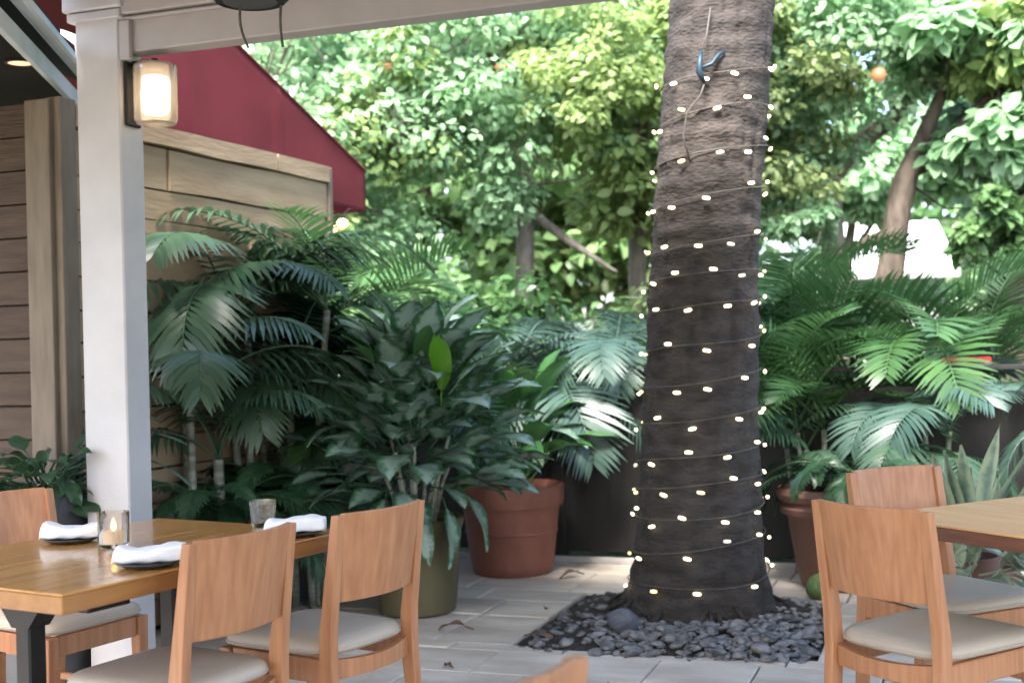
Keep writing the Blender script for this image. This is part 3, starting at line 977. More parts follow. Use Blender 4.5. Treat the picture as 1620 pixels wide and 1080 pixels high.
# big plant, silver pattern and painted sky sheen (many separate leaves)
ag = thing('silver_leaf_plant', 'big bushy plant with dark leaves of silver pattern and painted sheen in the olive pot', 'plant', (OLIVE[0], OLIVE[1], .42))
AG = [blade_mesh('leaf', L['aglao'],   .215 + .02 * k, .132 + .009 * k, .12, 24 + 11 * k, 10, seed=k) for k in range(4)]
ar = random.Random(21)
for k in range(9):
    a = k * 2.4; r0, h = .05 + .02 * (k % 3), ar.uniform(.25, .5)
    MB().tube([(r0 * math.cos(a), r0 * math.sin(a), 0), (r0 * 1.6 * math.cos(a), r0 * 1.6 * math.sin(a), h * .55), (r0 * 2.4 * math.cos(a), r0 * 2.4 * math.sin(a), h)], [.013, .011, .008], 7).build('stem', M['cane'], ag, True)
nl = 235
for k in range(nl):
    u = (k + .5) / nl
    h = .17 + .64 * u                               # height above the pot
    rad = .47 * math.sqrt(max(.02, 1 - ((h - .36) / .60) ** 2)) * ar.uniform(.35, 1.05)
    a = k * 2.39996 + ar.uniform(-.3, .3)
    r1 = max(.02, rad - .16)
    pitch = -8 + 84 * (h - .05) / .9 + ar.uniform(-16, 16) + (15 if rad < .25 else 0)
    place_leaf(AG[ar.randrange(4)], ag, (r1 * math.cos(a) * 1.12 , r1 * math.sin(a) * .9, h), a - math.pi / 2, R(pitch), R(ar.uniform(-22, 22)), ar.uniform(.8, 1.2))
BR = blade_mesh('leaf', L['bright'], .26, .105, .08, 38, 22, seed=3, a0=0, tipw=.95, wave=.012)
for az_, px_, pz_, pc in ((-30, .30, .62, 60), (25, .22, .66, 66), (-70, .05, .74, 62), (-150, -.12, .72, 58)):
    place_leaf(blade_mesh('leaf', L['areca'], .22, .10, .10, 30, 10, seed=int(px_ * 100)), ag, (px_, -.2, pz_), R(az_) - math.pi / 2, R(pc), 0, 1.0)
o = place_leaf(BR, ag, (.165, -.40, .60), R(150), R(92), R(14), 1.05); o['label'] = 'yellow green young leaf standing upright, brightened as if backlit'
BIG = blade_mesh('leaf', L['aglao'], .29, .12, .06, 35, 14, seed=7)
place_leaf(BIG, ag, (.20, -.42, .66), R(-62), R(46), R(-10), 1.05)
place_leaf(BIG, ag, (.13, -.42, .68), R(70), R(24), R(10), .8)
for az_, pz, ph, s in ((-20, -52, .20, 1.0), (-52, -62, .16, 1.0), (-80, -55, .14, .9), (-118, -50, .2, .9)):
    a = R(az_)
    place_leaf(BIG, ag, (.24 * math.cos(a), .24 * math.sin(a), ph), a - math.pi / 2, R(pz), R(ar.uniform(-25, 25)), s)

# glossy plant in the terracotta pot
gp = thing('glossy_leaf_plant', 'glossy green plant growing in the large terracotta pot', 'plant', (TERRA[0], TERRA[1], .45))
GL = [blade_mesh('leaf', L['lily'], .30, .125, .24, 35 + 18 * k, 12, seed=k + 11) for k in range(3)]
for k in range(46):
    a = k * 2.39996
    h = .02 + .32 * (k / 46)
    place_leaf(GL[k % 3], gp, (.07 * math.cos(a), .07 * math.sin(a), h), a - math.pi / 2, R(ar.uniform(12, 76)), R(ar.uniform(-20, 20)), ar.uniform(.85, 1.25))
o = place_leaf(BR, gp, (.02, -.22, .50), R(170), R(74), R(-6), .78); o['label'] = 'bright yellow green leaf coloured as if lit from behind'
for k, (a, p) in enumerate(((R(-8), 12), (R(4), 22), (R(-22), -8))):
    place_leaf(BIG if k else GL[0], gp, (.14, -.1, .28 + .06 * k), a - math.pi / 2, R(p), R(10), 1.0)

# fern in the brown bowl
palm('arching fern spilling over the old brown pot', (BOWL[0], BOWL[1], .46), 'fern', 26, 1.0, .06, 3, 51, name='fern', cat='fern', cane_r=.008)

# leafy plant in the charcoal planter
cp = thing('leafy_planter_plant', 'small bushy green plant in the charcoal planter', 'plant', (GREY[0], GREY[1], .735))
CL_ = [blade_mesh('leaf', L['fern'], .13, .075, .10, 40 + 20 * k, 10, seed=k + 41) for k in range(3)]
for k in range(90):
    a = k * 2.39996
    rad = .22 * math.sqrt((k + 1) / 90)
    h = .0 + .12 * ar.random()
    place_leaf(CL_[k % 3], cp, (rad * .6 * math.cos(a), rad * .6 * math.sin(a), h), a - math.pi / 2, R(ar.uniform(-30, 48)), R(ar.uniform(-30, 30)), ar.uniform(.7, 1.1))
LONG = blade_mesh('leaf', L['kentia'], .46, .035, .12, 70, 10, seed=77)
for az_, p in ((-62, 38), (-40, 48), (-75, 20), (-30, 25)):
    place_leaf(LONG, cp, (.05, -.05, .1), R(az_), R(p), 0, 1.0)

# snake plants and a broad leaved plant behind the right table
SN = [blade_mesh('leaf', L['snake'],   .40 + .07 * k, .080, 0, 8, 14, seed=k + 61, a0=88, tipw=1.15, nx=4) for k in range(3)]
def snake(label, loc, n, seed):
    t = thing('snake_plant', label, 'plant', loc, group='snake plants by the fence')
    q = random.Random(seed)
    for k in range(n):
        a = k * 2.4
        o = place_leaf(SN[k % 3], t, (.05 * math.cos(a), .05 * math.sin(a), .0), a - math.pi / 2 + q.uniform(-.8, .8), R(q.uniform(-24, 2)), 0, q.uniform(.9, 1.2))
    return t
snake('variegated snake plant just right of the rear right chair', (1.965, 5.55, .30), 9, 3)
snake('shorter variegated snake plant farther right behind the right table', (2.12, 5.72, .22), 7, 8)
for (x, y, r, h, l) in ((1.965, 5.55, .14, .33, 'small brown pot holding the snake plant behind the rear right chair'), (2.12, 5.72, .13, .24, 'small brown pot holding the shorter snake plant behind the right table')):
    pot('small_pot', l, (x, y, 0), [(r * .75, 0), (r * .8, .01), (r, h - .05), (r * 1.1, h - .05), (r * 1.1, h), (r * .95, h), (r * .9, h - .04)], M['terra_dark'], r * .93, h - .03)
DF = [blade_mesh('leaf', L['snake'], .26, .11, .12, 40 + 15 * k, 12, seed=k + 71) for k in range(3)]
for (x, y, n, sd_, l) in ((1.88, 5.25, 18, 1, 'low pale veined leafy plant seen under the right table'), (2.12, 5.10, 18, 4, 'pale veined leafy plant at far right under the table')):
    t = thing('veined_leaf_plant', l, 'plant', (x, y, .0), group='pale veined plants under the right table')
    q = random.Random(sd_)
    MB().lathe([(.075, 0), (.08, .01), (.10, .14), (.115, .14), (.115, .19), (.10, .19)], 24).build('nursery_pot', M['terra_dark'], t, 'auto')
    for k in range(n):
        a = k * 2.4
        place_leaf(DF[k % 3], t, (.03 * math.cos(a), .03 * math.sin(a), .18 + .16 * k / n), a - math.pi / 2, R(q.uniform(0, 70)), R(q.uniform(-20, 20)), q.uniform(.8, 1.2))

# palms ------------------------------------------------------------------
palm('tall dark kentia palm with drooping fronds against the plank wall', (-1.14, 6.45, 0), 'kentia', 15, .95, 1.45, 2, 2, az=[R(90), R(60), R(125), R(20), R(-25), R(150), R(75), R(40), R(-55), R(105), R(0)], cane_r=.022)
palm('smaller dark kentia palm close to the plank wall behind the trough', (-1.24, 6.75, 0), 'kentia', 10, .85, 1.05, 2, 16)
palm('low dark fern in the trough next to the white post', (-1.40, 6.12, .47), 'fern', 22, 1.0, .05, 3, 53, name='fern', cat='fern', cane_r=.008)
palm('low dark fern in the middle of the trough by the plank wall', (-1.20, 6.55, .47), 'fern', 22, 1.05, .05, 3, 54, name='fern', cat='fern', cane_r=.008)
palm('dark bushy palm filling the corner left of the olive pot', (-.98, 6.42, 0), 'kentia', 9, .55, .42, 3, 56)
palm('dark kentia palm tight against the plank wall beside the post', (-1.54, 6.02, 0), 'kentia', 11, .85, 1.0, 2, 61, cane_r=.022)
palm('tall kentia palm in the middle of the plank wall', (-1.36, 6.50, 0), 'kentia', 11, .85, 1.35, 2, 63, cane_r=.022)
palm('green areca palm at the far end of the plank wall', (-1.05, 7.05, 0), 'areca', 13, .85, 1.3, 3, 65)
palm('low dark palm in front of the trough', (-1.18, 6.12, 0), 'kentia', 12, .55, .35, 3, 67)
palm('dark palm in front of the fence right of the bowl pot', (2.05, 6.75, 0), 'kentia', 10, .6, .5, 3, 71)
palm('dark palm covering the fence right of the trunk', (1.72, 7.02, .0), 'areca', 12, .75, .8, 3, 73)
# unseen crown of the wrapped palm, added high up to shade the patio
ROYAL = [frond_mesh('frond', L['areca'], 2.7, 62 - 12 * s, 95 + 8 * s, 44, .75, .045, .5, 14, s + 91, stalk=.03) for s in range(3)]
for k in range(17):
    o = from_mesh('frond', ROYAL[k % 3], pt)
    o.matrix_local = Matrix.Translation((.395, 0, 5.38)) @ Matrix.Rotation(2.4 * k, 4, 'Z') @ Matrix.Rotation(random.uniform(-.5, .25), 4, 'X') @ Matrix.Scale(random.uniform(.85, 1.1), 4)
palm('kentia palm next to the white post, fronds arching low', (-1.42, 6.05, 0), 'kentia', 6, .72, .78, 1, 7, az=[R(70), R(110), R(-60), R(30), R(-110), R(150)], cane_r=.03)
palm('fresh green kentia palm reaching over the end of the plank wall', (-.90, 7.10, 0), 'areca', 11, .78, 1.2, 3, 9)
palm('bushy green areca palm behind the silver leaved plant', (-.62, 6.95, 0), 'areca', 14, .85, .75, 4, 12)
palm('dark kentia palm close behind the big silver leaved plant', (-.80, 7.1, 0), 'kentia', 8, .78, .85, 2, 14)
palm('blue grey palm leaning over the fence left of the trunk', (.12, 7.95, 0), 'blue', 11, .95, 1.10, 3, 22)
palm('blue grey palm close beside the palm trunk on its left', (.62, 7.85, 0), 'blue', 10, .85, 1.05, 3, 27)
palm('blue grey palm farther left above the terracotta pot', (-.42, 8.05, 0), 'blue', 10, .9, 1.15, 3, 29)
palm('fresh green areca palm just right of the palm trunk', (1.62, 7.55, 0), 'areca', 13, .95, .85, 4, 31)
palm('tall green areca palm right of the trunk, upright fronds', (1.95, 7.9, 0), 'areca', 12, 1.05, 1.05, 3, 33)
palm('green palm in the middle of the right hand palm row', (2.35, 7.5, 0), 'areca', 12, .95, .95, 3, 35)
palm('blue grey palm drooping over the dark fence at right', (2.25, 6.92, 0), 'blue', 8, .72, .80, 2, 37)
palm('bright green palm near the right edge of the garden', (2.95, 7.5, 0), 'areca', 12, 1.0, .95, 3, 39)
palm('blue grey palm at the far right edge with hanging fronds', (3.0, 6.4, 0), 'blue', 8, .8, .95, 2, 41)
palm('dark low palm right beside the trunk above the brown pot', (1.62, 7.0, 0), 'kentia', 8, .55, .65, 2, 43)
palm('tall palm behind the right palms with a broad frond beside the trunk', (1.75, 8.4, 0), 'areca', 10, 1.1, 1.25, 3, 45)

# ------------------------------------------------------------------ shrubs beyond the fence
def shrub(label, loc, r, m, size=.09, n=26, per=70, group='shrubs beyond the fence'):
    t = thing('garden_shrub', label, 'shrub', loc, group=group)
    for k in range(4):
        a = k * 1.7
        MB().tube([(.05 * math.cos(a), .05 * math.sin(a), 0), (r[0] * .4 * math.cos(a), r[1] * .4 * math.sin(a), r[2] * 1.3)], [.02, .008], 6).build('stem', M['dbark'], t)
    cc = ellipsoid_pts(n, (0, 0, r[2]), r, .35)
    A = clumps(cc, rng.uniform(.14, .26, n), per, size)
    link(bpy.data.objects.new('foliage', leaves_mesh('foliage', *A, m)), t)
    return t
shrub('dark green shrub behind the globe bulbs at the wall end', (-.75, 8.9, 0), (.7, .5, .95), L['deep'])
shrub('mid green shrub left of the slim tree trunk', (-.15, 9.4, 0), (.8, .6, .95), L['areca'])
shrub('dark shrub at the foot of the slim tree', (.75, 9.5, 0), (.8, .6, .95), L['deep'])
shrub('dense shrub just behind the palm trunk', (1.5, 9.3, 0), (.75, .6, .95), L['olive'])
shrub('low green shrub right of the palm trunk behind the palms', (2.2, 9.2, 0), (.7, .6, .80), L['deep'])
shrub('low shrub under the white roofed shed', (3.0, 9.3, 0), (.7, .5, .72), L['areca'])
shrub('deep green shrub at the right edge behind the palms', (4.0, 9.0, 0), (.9, .6, .85), L['deep'])

# ------------------------------------------------------------------ trees
tree('mint green leafy tree behind the maroon awning', (-2.3, 10.6, 0), [(-2.3, 10.6, 0), (-2.2, 10.6, 1.8), (-2.1, 10.5, 3.2)], [.14, .11, .06],
     [([(-2.2, 10.6, 1.8), (-1.5, 10.3, 2.6), (-.9, 10.0, 3.0)], [.06, .04, .015])],
     [((-1.7, 10.3, 3.3), (1.5, .9, 1.35), 70)], L['mint'], M['tbark'], extra=[((-1.6, 9.7, 2.9), (.7, .3, .8), 12, L['yellow'])])
tree('tree with a slim pale trunk left of the palm trunk', (.13, 11.0, 0), [(.13, 11, 0), (.12, 11, 1.78), (.16, 11, 2.7), (-.1, 11, 3.8)], [.105, .085, .07, .03],
     [([(.16, 11, 2.5), (.5, 10.8, 2.2), (.9, 10.6, 1.9)], [.05, .035, .012]), ([(.14, 11, 2.6), (-.4, 10.7, 3.2), (-.9, 10.5, 3.6)], [.05, .03, .012])],
     [((-.2, 10.7, 3.55), (1.5, .9, 1.05), 70)], L['mint'], M['tbark'], extra=[((.6, 10.2, 3.6), (.5, .4, .8), 14, L['yellow']), ((-.9, 10.0, 3.2), (.5, .3, .7), 9, L['yellow'])])
tree('yellow green tree right behind the upper palm trunk', (1.15, 11.6, 0), [(1.15, 11.6, 0), (1.17, 11.6, 2.4), (1.3, 11.6, 3.6)], [.10, .08, .04],
     [([(1.17, 11.6, 2.2), (1.7, 11.4, 2.9), (2.1, 11.2, 3.4)], [.05, .03, .012])],
     [((1.3, 11.2, 3.3), (1.25, .9, 1.25), 62)], L['yellow'], M['tbark'], size=.11)
tree('tree with a thick forked trunk right of the palm', (2.85, 11.0, 0), [(2.85, 11, 0), (2.83, 11, 1.76), (2.80, 11, 2.75)], [.14, .115, .09],
     [([(2.80, 11, 2.7), (3.05, 11, 2.98), (3.32, 10.9, 3.17), (3.7, 10.7, 3.6)], [.09, .085, .07, .02]), ([(2.80, 11, 2.7), (2.6, 11, 3.4), (2.4, 10.9, 4.0)], [.07, .05, .02])],
     [((2.75, 10.7, 3.75), (1.15, .9, .85), 52), ((2.2, 10.8, 2.9), (.55, .6, .8), 20), ((2.45, 10.6, 2.15), (.30, .4, .45), 14)], L['mint'], M['tbark'], extra=[((2.3, 10.3, 3.4), (.6, .4, .9), 16, L['olive'])])
tree('leaning brown tree in front of the white roofed shed', (3.02, 10.5, 0), [(3.02, 10.5, 0), (3.13, 10.5, 1.73), (3.30, 10.5, 2.6), (3.6, 10.4, 3.3)], [.14, .12, .10, .05],
     [([(3.20, 10.5, 2.15), (3.0, 10.6, 2.10), (2.84, 10.7, 2.03)], [.07, .055, .03]), ([(3.3, 10.5, 2.6), (3.9, 10.2, 3.2), (4.4, 10, 3.5)], [.06, .04, .015])],
     [((4.05, 10.1, 3.25), (.85, .8, .95), 44)], L['mint'], M['dbark'], size=.15, extra=[((4.2, 9.9, 3.7), (.8, .5, .5), 12, L['yellow'])])
tree('dark trunked tree at the right edge', (4.0, 10.2, 0), [(4.0, 10.2, 0), (4.02, 10.2, 1.9), (4.25, 10.1, 3.0)], [.19, .16, .08],
     [([(4.02, 10.2, 1.9), (4.4, 10, 2.4), (4.8, 9.8, 2.9)], [.08, .05, .02])],
     [((4.35, 9.7, 2.45), (.62, .6, .55), 24), ((3.85, 9.9, 2.15), (.36, .4, .35), 16), ((4.9, 10, 3.6), (.9, .8, .9), 24)], L['deep'], M['dbark'], size=.12)
tree('tall tree rising far behind the fence on the left', (-1.0, 15, 0), [(-1, 15, 0), (-1, 15, 3), (-.8, 15, 5)], [.2, .16, .08],
     [([(-1, 15, 3), (-.2, 14.6, 4), (.4, 14.4, 4.6)], [.08, .05, .02])],
     [((-1.6, 14.6, 4.2), (2.4, 1.2, 2.0), 70), ((.6, 14.8, 3.6), (1.6, 1.0, 1.8), 44)], L['deep'], M['dbark'], size=.2, per=80)
tree('tall olive tree far behind the palm trunk', (2.6, 15.5, 0), [(2.6, 15.5, 0), (2.6, 15.5, 3), (2.8, 15.5, 5)], [.2, .16, .08],
     [([(2.6, 15.5, 3), (3.2, 15.2, 4), (3.8, 15, 4.8)], [.08, .05, .02])],
     [((2.4, 15.2, 4.4), (2.0, 1.2, 1.7), 62), ((1.5, 15.2, 2.6), (1.2, 1.0, 1.2), 30)], L['olive'], M['tbark'], size=.2, per=80)
tree('tall green tree far behind at the right edge', (6.6, 15.0, 0), [(6.6, 15, 0), (6.5, 15, 3), (6.2, 15, 5)], [.2, .16, .08],
     [([(6.5, 15, 3), (5.9, 14.8, 4), (5.4, 14.6, 4.4)], [.08, .05, .02])],
     [((6.2, 14.8, 4.2), (1.6, 1.1, 1.3), 50), ((6.9, 14.8, 2.6), (1.1, 1.0, 1.4), 34)], L['mint'], M['tbark'], size=.2, per=80)

tree('small pale tree seen between the forked trunk and the shed', (4.1, 15.6, 0), [(4.1, 15.6, 0), (4.15, 15.6, 2.2), (4.3, 15.6, 3.2)], [.10, .08, .03],
     [([(4.15, 15.6, 2.2), (4.5, 15.4, 2.8), (4.8, 15.3, 3.3)], [.04, .03, .01])],
     [((4.45, 15.2, 3.35), (1.0, .7, .62), 30)], L['mint'], M['tbark'], size=.15, per=110)
# the far wood that closes the view
cc, cr_ = [], []
for k in range(330):
    x = rng.uniform(-16, 19); y = rng.uniform(24, 30); z = rng.uniform(.3, 9) * (.6 + .4 * rng.random())
    cc.append((x, y, z)); cr_.append(rng.uniform(.8, 1.5))
A = clumps(cc, cr_, 60, .42)
fw = link(bpy.data.objects.new('far_wood', leaves_mesh('far_wood', *A, L['deep'])))
tag(fw, 'dense green wood closing the view far behind the garden', 'trees', kind='stuff')

# white roofed shed seen between the trunks
sh = thing('garden_shed', 'grey walled shed with a bright white roof between the tree trunks', 'shed', (5.45, 18.5, 0), R(-6))
MB().box(-.45, .95, .3, 2.4, -.06, 2.16, .01).build('wall', M['shedwall'], sh)
MB().prism([(0.0, 2.17), (0.0, 2.27), (1.35, 3.10), (2.7, 2.27), (2.7, 2.17), (1.35, 3.0)], -.6, 1.1, 'x').build('roof', M['shedroof'], sh)
MB().box(-.6, 1.1, -.04, -.003, 2.15, 2.25, .004).build('fascia_board', M['shedwall'], sh)

# red topped stand beyond the fence
rb = thing('red_stand', 'small red topped stand glimpsed above the fence behind the right palms', 'stand', (2.50, 7.05, 0), GRID)
MB().box(-.10, .16, -.10, .10, 1.142, 1.172, .006).build('red_top', M['red'], rb)
MB().box(-.10, .16, -.09, .09, 1.11, 1.139, .003).build('rail', M['curb'], rb)
for sx in (-.07, .13):
    MB().box(sx - .02, sx + .02, -.08, .08, -.06, 1.108).build('leg', M['black'], rb)

for (p, s, l) in (((-.935, 9.9, 3.52), 1.0, 'small flat orange glow in place of a window reflection, leftmost of three'), ((-.027, 9.9, 3.49), 1.0, 'small flat orange glow in place of a window reflection, middle of three'), ((2.93, 9.9, 3.35), 1.0, 'round orange glow in place of a window reflection right of the palm trunk')):  # glowing shapes added among the leaves to stand for window reflections
    t = thing('reflection_glow', l, 'reflection', p, group='orange glows in place of window reflections')
    fl = .35 if 'flat' in l else 1.0
    MB().lathe([(.012, -.055 * fl), (.045, -.045 * fl), (.06, 0), (.045, .045 * fl), (.012, .055 * fl)], 16).build('shade', M['amber'], t, True)
    MB().lathe([(.018, .055 * fl), (.018, .065 * fl)], 12).tube([(0, 0, .06 * fl), (0.0, .01, .2)], .0025, 5).build('hanger', M['wire'], t)

# ------------------------------------------------------------------ chairs
def chair_proto():
    t = thing('dining_chair', 'x', 'chair', group='wooden dining chairs')
    for s in (-1, 1):
        prof = [(-.250, 0), (-.215, 0), (-.178, .40), (-.180, .50), (-.236, .838), (-.262, .838), (-.226, .52), (-.223, .42)]
        # rear leg, sawn to a gentle curve
        n = len(prof)
        b = MB()
        x0, x1 = (.168 * s, .20 * s)
        b.prism(prof, min(x0, x1), max(x0, x1), 'x')
        b.build('rear_leg', M['chair'], t)
        xf = .185 * s
        MB().add([(xf - .016, .175, 0), (xf + .016, .175, 0), (xf + .016, .205, 0), (xf - .016, .205, 0), (xf - .02, .165, .43), (xf + .02, .165, .43), (xf + .02, .21, .43), (xf - .02, .21, .43)],
                 [(0, 3, 2, 1), (4, 5, 6, 7), (0, 1, 5, 4), (1, 2, 6, 5), (2, 3, 7, 6), (3, 0, 4, 7)]).build('front_leg', M['chair'], t)
        MB().box(min(.172 * s, .196 * s), max(.172 * s, .196 * s), -.185, .163, .365, .432, .003).build('side_rail', M['chair'], t)
        MB().box(min(.176 * s, .192 * s), max(.176 * s, .192 * s), -.205, .173, .175, .20, .003).build('stretcher', M['chair'], t)
    MB().box(-.165, .165, .178, .198, .365, .43, .003).build('front_rail', M['chair'], t)
    # curved rear rail
    nn = 14
    def curved(z0f, z1f, yb, bow, th, x=.167):
        vs, fs = [], []
        for i in range(nn + 1):
            u = -1 + 2 * i / nn
            y = yb - bow * (1 - u * u)
            for (zz, off) in ((z0f(u), 0), (z1f(u), 1)):
                lean = -.165 * max(0, zz - .50)
                for d in (0, th):
                    vs.append((u * x, y + lean + d, zz))
        for i in range(nn):
            a, b_ = i * 4, i * 4 + 4
            fs += [(a, b_, b_ + 2, a + 2), (a + 1, a + 3, b_ + 3, b_ + 1), (a + 2, b_ + 2, b_ + 3, a + 3), (a, a + 1, b_ + 1, b_)]
        fs += [(0, 2, 3, 1), (nn * 4, nn * 4 + 1, nn * 4 + 3, nn * 4 + 2)]
        return MB().add(vs, fs)
    curved(lambda u: .372, lambda u: .43 - .012 * (1 - u * u), -.206, .028, .022).build('rear_rail', M['chair'], t, 'auto')
    o = curved(lambda u: .590, lambda u: .843, -.205, .042, .014, .176).build('backrest', M['chair'], t, 'auto')
    bv = o.modifiers.new('b', 'BEVEL'); bv.width = .003; bv.segments = 2; bv.limit_method = 'ANGLE'
    # padded seat
    N = 40
    vs, fs = [], []
    rings = [(.436, .95), (.440, .99), (.452, 1.0), (.464, .985), (.474, .93), (.480, .80), (.484, .5), (.485, .2)]
    for (z, s) in rings:
        for k in range(N):
            a = 2 * math.pi * k / N
            ca, sa = math.cos(a), math.sin(a)
            e = .34
            x = .198 * s * math.copysign(abs(ca) ** e, ca)
            y = .207 * s * math.copysign(abs(sa) ** e, sa)
            x *= 1 + .10 * y / .2 * .5
            if y < 0: y -= .014 * (1 - (x / .2) ** 2) * s
            vs.append((x, y + .012, z))
    for i in range(len(rings) - 1):
        for k in range(N):
            k2 = (k + 1) % N
            fs.append((i * N + k, i * N + k2, (i + 1) * N + k2, (i + 1) * N + k))
    fs.append(tuple(range((len(rings) - 1) * N, len(rings) * N)))
    fs.append(tuple(reversed(range(N))))
    cu = MB().add(vs, fs).build('cushion', M['vinyl'], t, True)
    ring = [Vector(v) for v in vs[2 * N:3 * N]]
    MB().tube([p_ + Vector((0, 0, -.004)) for p_ in ring] + [ring[0] + Vector((0, 0, -.004))], .0035, 6, False).build('piping', M['vinyl'], cu, True)
    for o in t.children:
        if o.name.split('.')[0] in ('rear_leg', 'front_leg'):
            bv = o.modifiers.new('b', 'BEVEL'); bv.width = .003; bv.segments = 2
    return t
proto = chair_proto()
CH = [
    ((-.690, 3.210), (-.866, .5), 'nearest chair on the right side of the left table, back to the camera'),
    ((-.385, 3.652), (-.84, .545), 'chair left of the olive pot, farther one on the right side of the left table'),
    ((-1.752, 4.296), (.866, -.5), 'chair at the far left edge facing across the left table'),
    ((.946, 3.410), (.83, .557), 'nearest chair at the right table, back turned to the camera'),
    ((1.297, 4.354), (.42, -.907), 'chair on the far side of the right table, facing the camera'),
    ((-.040, 1.700), (-.72, .695), 'chair at the bottom edge, only its backrest corner showing'),
    ((-2.03, 3.80), (.866, -.5), 'chair mostly out of frame at the left, seat under the left table'),
]
for i, ((cx, cy), (fx, fy), lab) in enumerate(CH):
    c = proto if i == 0 else copy_tree(proto)
    n_ = math.hypot(fx, fy); fx /= n_; fy /= n_
    c.location = (cx + .26 * fx, cy + .26 * fy, 0)
    c.rotation_euler = (0, 0, math.atan2(-fx, fy))
    c['label'] = lab

# ------------------------------------------------------------------ tables
def table(name, label, corner, ang, lx, ly, top, edge, th, peds):
    t = thing(name, label, 'table', (corner[0], corner[1], 0), ang)
    MB().box(0, lx, 0, ly, .744, .75, .002).build('tabletop', top, t)
    MB().box(.001, lx - .001, .001, ly - .001, .75 - th, .7435, .003).build('edge_band', edge, t)
    for (px_, py_) in peds:
        p = MB().box(px_ - .028, px_ + .028, py_ - .028, py_ + .028, .03, .70, .005).box(px_ - .07, px_ + .07, py_ - .30, py_ + .30, .66, .699, .004)
        p.prism([(py_ - .09, .6595), (py_ + .09, .6595), (py_ + .032, .59), (py_ - .032, .59)], px_ - .035, px_ + .035, 'x')
        p.box(px_ - .04, px_ + .04, py_ - .32, py_ + .32, 0, .029, .006)
        p.build('pedestal', M['black'], t)
    return t
TA = Vector((-1.051, 2.91, 0)); UA = Vector((.5, .866, 0)); VA = Vector((-.866, .5, 0))
table('dining_table', 'honey coloured wooden table on the left, set with napkins and candle', TA, R(60), 1.08, .80, M['table'], M['table_edge'], .05, [(.25, .42), (.80, .46)])
# the right table: local x along V, local y towards -U
QB = Vector((1.067, 3.866, 0))
UB = Vector((.5, -.866, 0))
CB = QB + UB * 1.1
table('dining_table', 'pale wooden table on the right with a dark edge', CB, R(30), .80, 1.10, M['table_pale'], M['table_pale_edge'], .045, [(.40, .55)])

# table settings
def napkin_mesh(seed):
    q = random.Random(seed)
    n, m_ = 26, 20
    vs, fs = [], []
    for i in range(n + 1):
        u = i / n
        wv = .046 * (math.sin(math.pi * min(1, u * .5 + .12)) ** .5) * (1 + .07 * math.sin(u * 7 + seed))
        if u < .12: wv *= (.35 + .65 * (u / .12) ** .6)
        h = .049 * (1 - .28 * u + .16 * math.sin(u * 5.5 + seed * .7 + .6)) * (min(1, u / .10) ** .5 if u < .1 else 1)
        for k in range(m_):
            a = 2 * math.pi * k / m_
            ca, sa = math.cos(a), math.sin(a)
            x = wv * math.copysign(abs(ca) ** .55, ca)
            z = h * .5 + h * .5 * math.copysign(abs(sa) ** .6, sa)
            lay = .0022 * math.sin(z * 620) * (1 if abs(ca) > .4 else 0)
            vs.append(((u - .5) * .185, x + lay + .004 * math.sin(u * 6 + seed), z + .0015 * math.sin(u * 21 + k)))
    for i in range(n):
        for k in range(m_):
            k2 = (k + 1) % m_
            fs.append((i * m_ + k, i * m_ + k2, (i + 1) * m_ + k2, (i + 1) * m_ + k))
    fs.append(tuple(reversed(range(m_)))); fs.append(tuple(n * m_ + k for k in range(m_)))
    return MB().add(vs, fs)
plate_me = MB().lathe([(.001, .0), (.055, .0), (.070, .006), (.080, .011), (.082, .013), (.078, .0135), (.06, .009), (.001, .008)], 40).mesh('plate', M['plate'], 'auto')
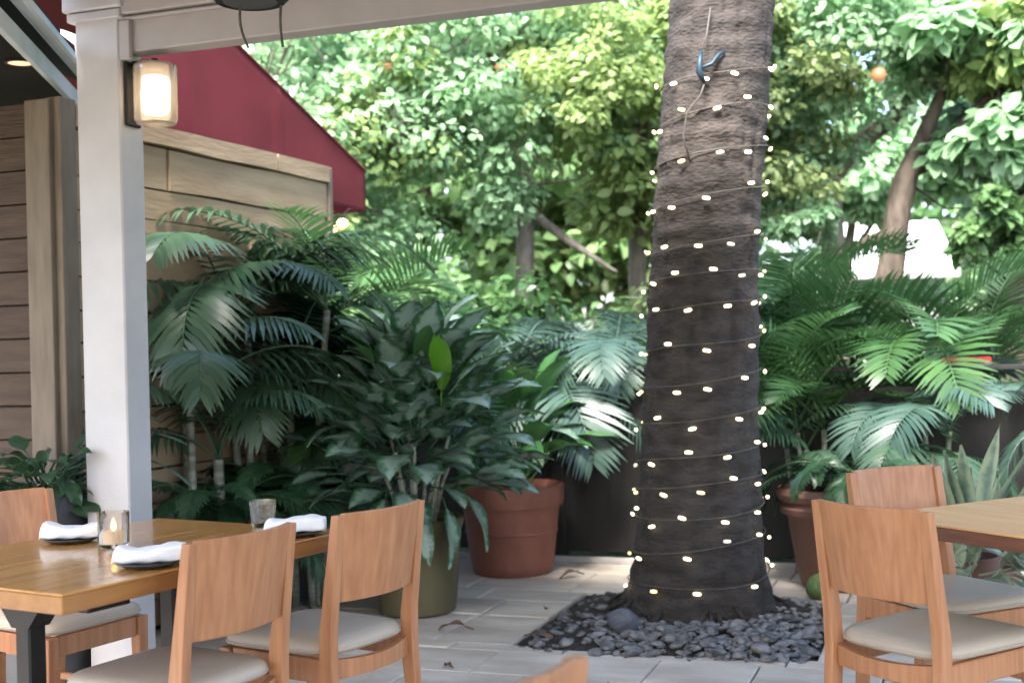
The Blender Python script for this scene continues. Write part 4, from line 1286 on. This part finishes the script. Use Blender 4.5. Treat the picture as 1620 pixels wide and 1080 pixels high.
for i, (x, y, rz, l, lp) in enumerate(((-1.318, 3.74, .05, 'folded white napkin beside the candle, near the left edge chair', 'dark side plate under the napkin nearest the left edge'),
                                  (-.955, 3.27, .10, 'folded white napkin in front of the candle, nearest the camera', 'dark side plate under the napkin nearest the camera'),
                                  (-.66, 3.75, .02, 'folded white napkin by the empty tumbler', 'dark side plate under the napkin by the tumbler'))):
    o = from_mesh('side_plate', plate_me, None, (x, y, .7505))
    tag(o, lp, 'plate', 'dark side plates on the left table')
    o = napkin_mesh(i + 2).build('napkin', M['cloth'], None, True, (x, y, .7625))
    o.rotation_euler = (0, 0, rz + R(4))
    tag(o, l, 'napkin', 'folded white napkins on the left table')
cd = thing('candle_glass', 'lit tea candle in a short glass on the left table', 'candle', (-1.155, 3.62, .7505))
MB().lathe([(.0, .0), (.040, .0), (.043, .004), (.0445, .100), (.0425, .100), (.0405, .012), (.0, .010)], 40, caps=False).build('glass_cup', M['smoke'], cd, 'auto')
MB().lathe([(.0, .0115), (.030, .0115), (.030, .048), (.027, .050), (.0, .047)], 28, caps=False).build('wax', M['wax'], cd, 'auto')
MB().lathe([(.001, .048), (.007, .053), (.009, .060), (.006, .072), (.001, .083)], 12).build('flame', M['flame'], cd, True)
tb = thing('tumbler', 'empty clear glass tumbler on the left table', 'glass', (-.797, 3.975, .7505))
MB().lathe([(.0, .0), (.034, .0), (.036, .004), (.0435, .080), (.0418, .080), (.035, .012), (.0, .010)], 40, caps=False).build('glass_cup', M['smoke'], tb, 'auto')

# fallen leaves on the paving
DL = blade_mesh('leaf', M['deadleaf'], .16, .05, .05, 60, 25, seed=91)
for (x, y, a, l) in ((-.21, 5.76, 1.2, 'curled brown fallen leaf on the paving beside the olive pot'), (.37, 7.10, 2.2, 'curled brown fallen leaf by the fence behind the bed'), (.02, 5.62, 4.0, 'small brown fallen leaf at the corner of the pebble bed')):
    o = from_mesh('fallen_leaf', DL, None, (x, y, .012), (R(18), 0, a), .9)
    tag(o, l, 'leaf')

DS = blade_mesh('leaf', M['deadleaf'], .07, .028, .02, 50, 20, seed=95)
fr_ = random.Random(12)
for k in range(12):
    u, v = fr_.uniform(-1.9, .1), fr_.uniform(-.5, 2.1)
    if u > -.05: v = fr_.uniform(1.4, 2.1)
    p = BED + E1 * u + E2 * v
    o = from_mesh('fallen_leaf', DS, None, (p.x, p.y, .006), (R(fr_.uniform(-6, 12)), 0, fr_.uniform(0, 6.3)), fr_.uniform(.6, 1.2))
    tag(o, 'tiny brown leaf fallen on the open stone paving', 'leaf', 'tiny leaves fallen on the paving')
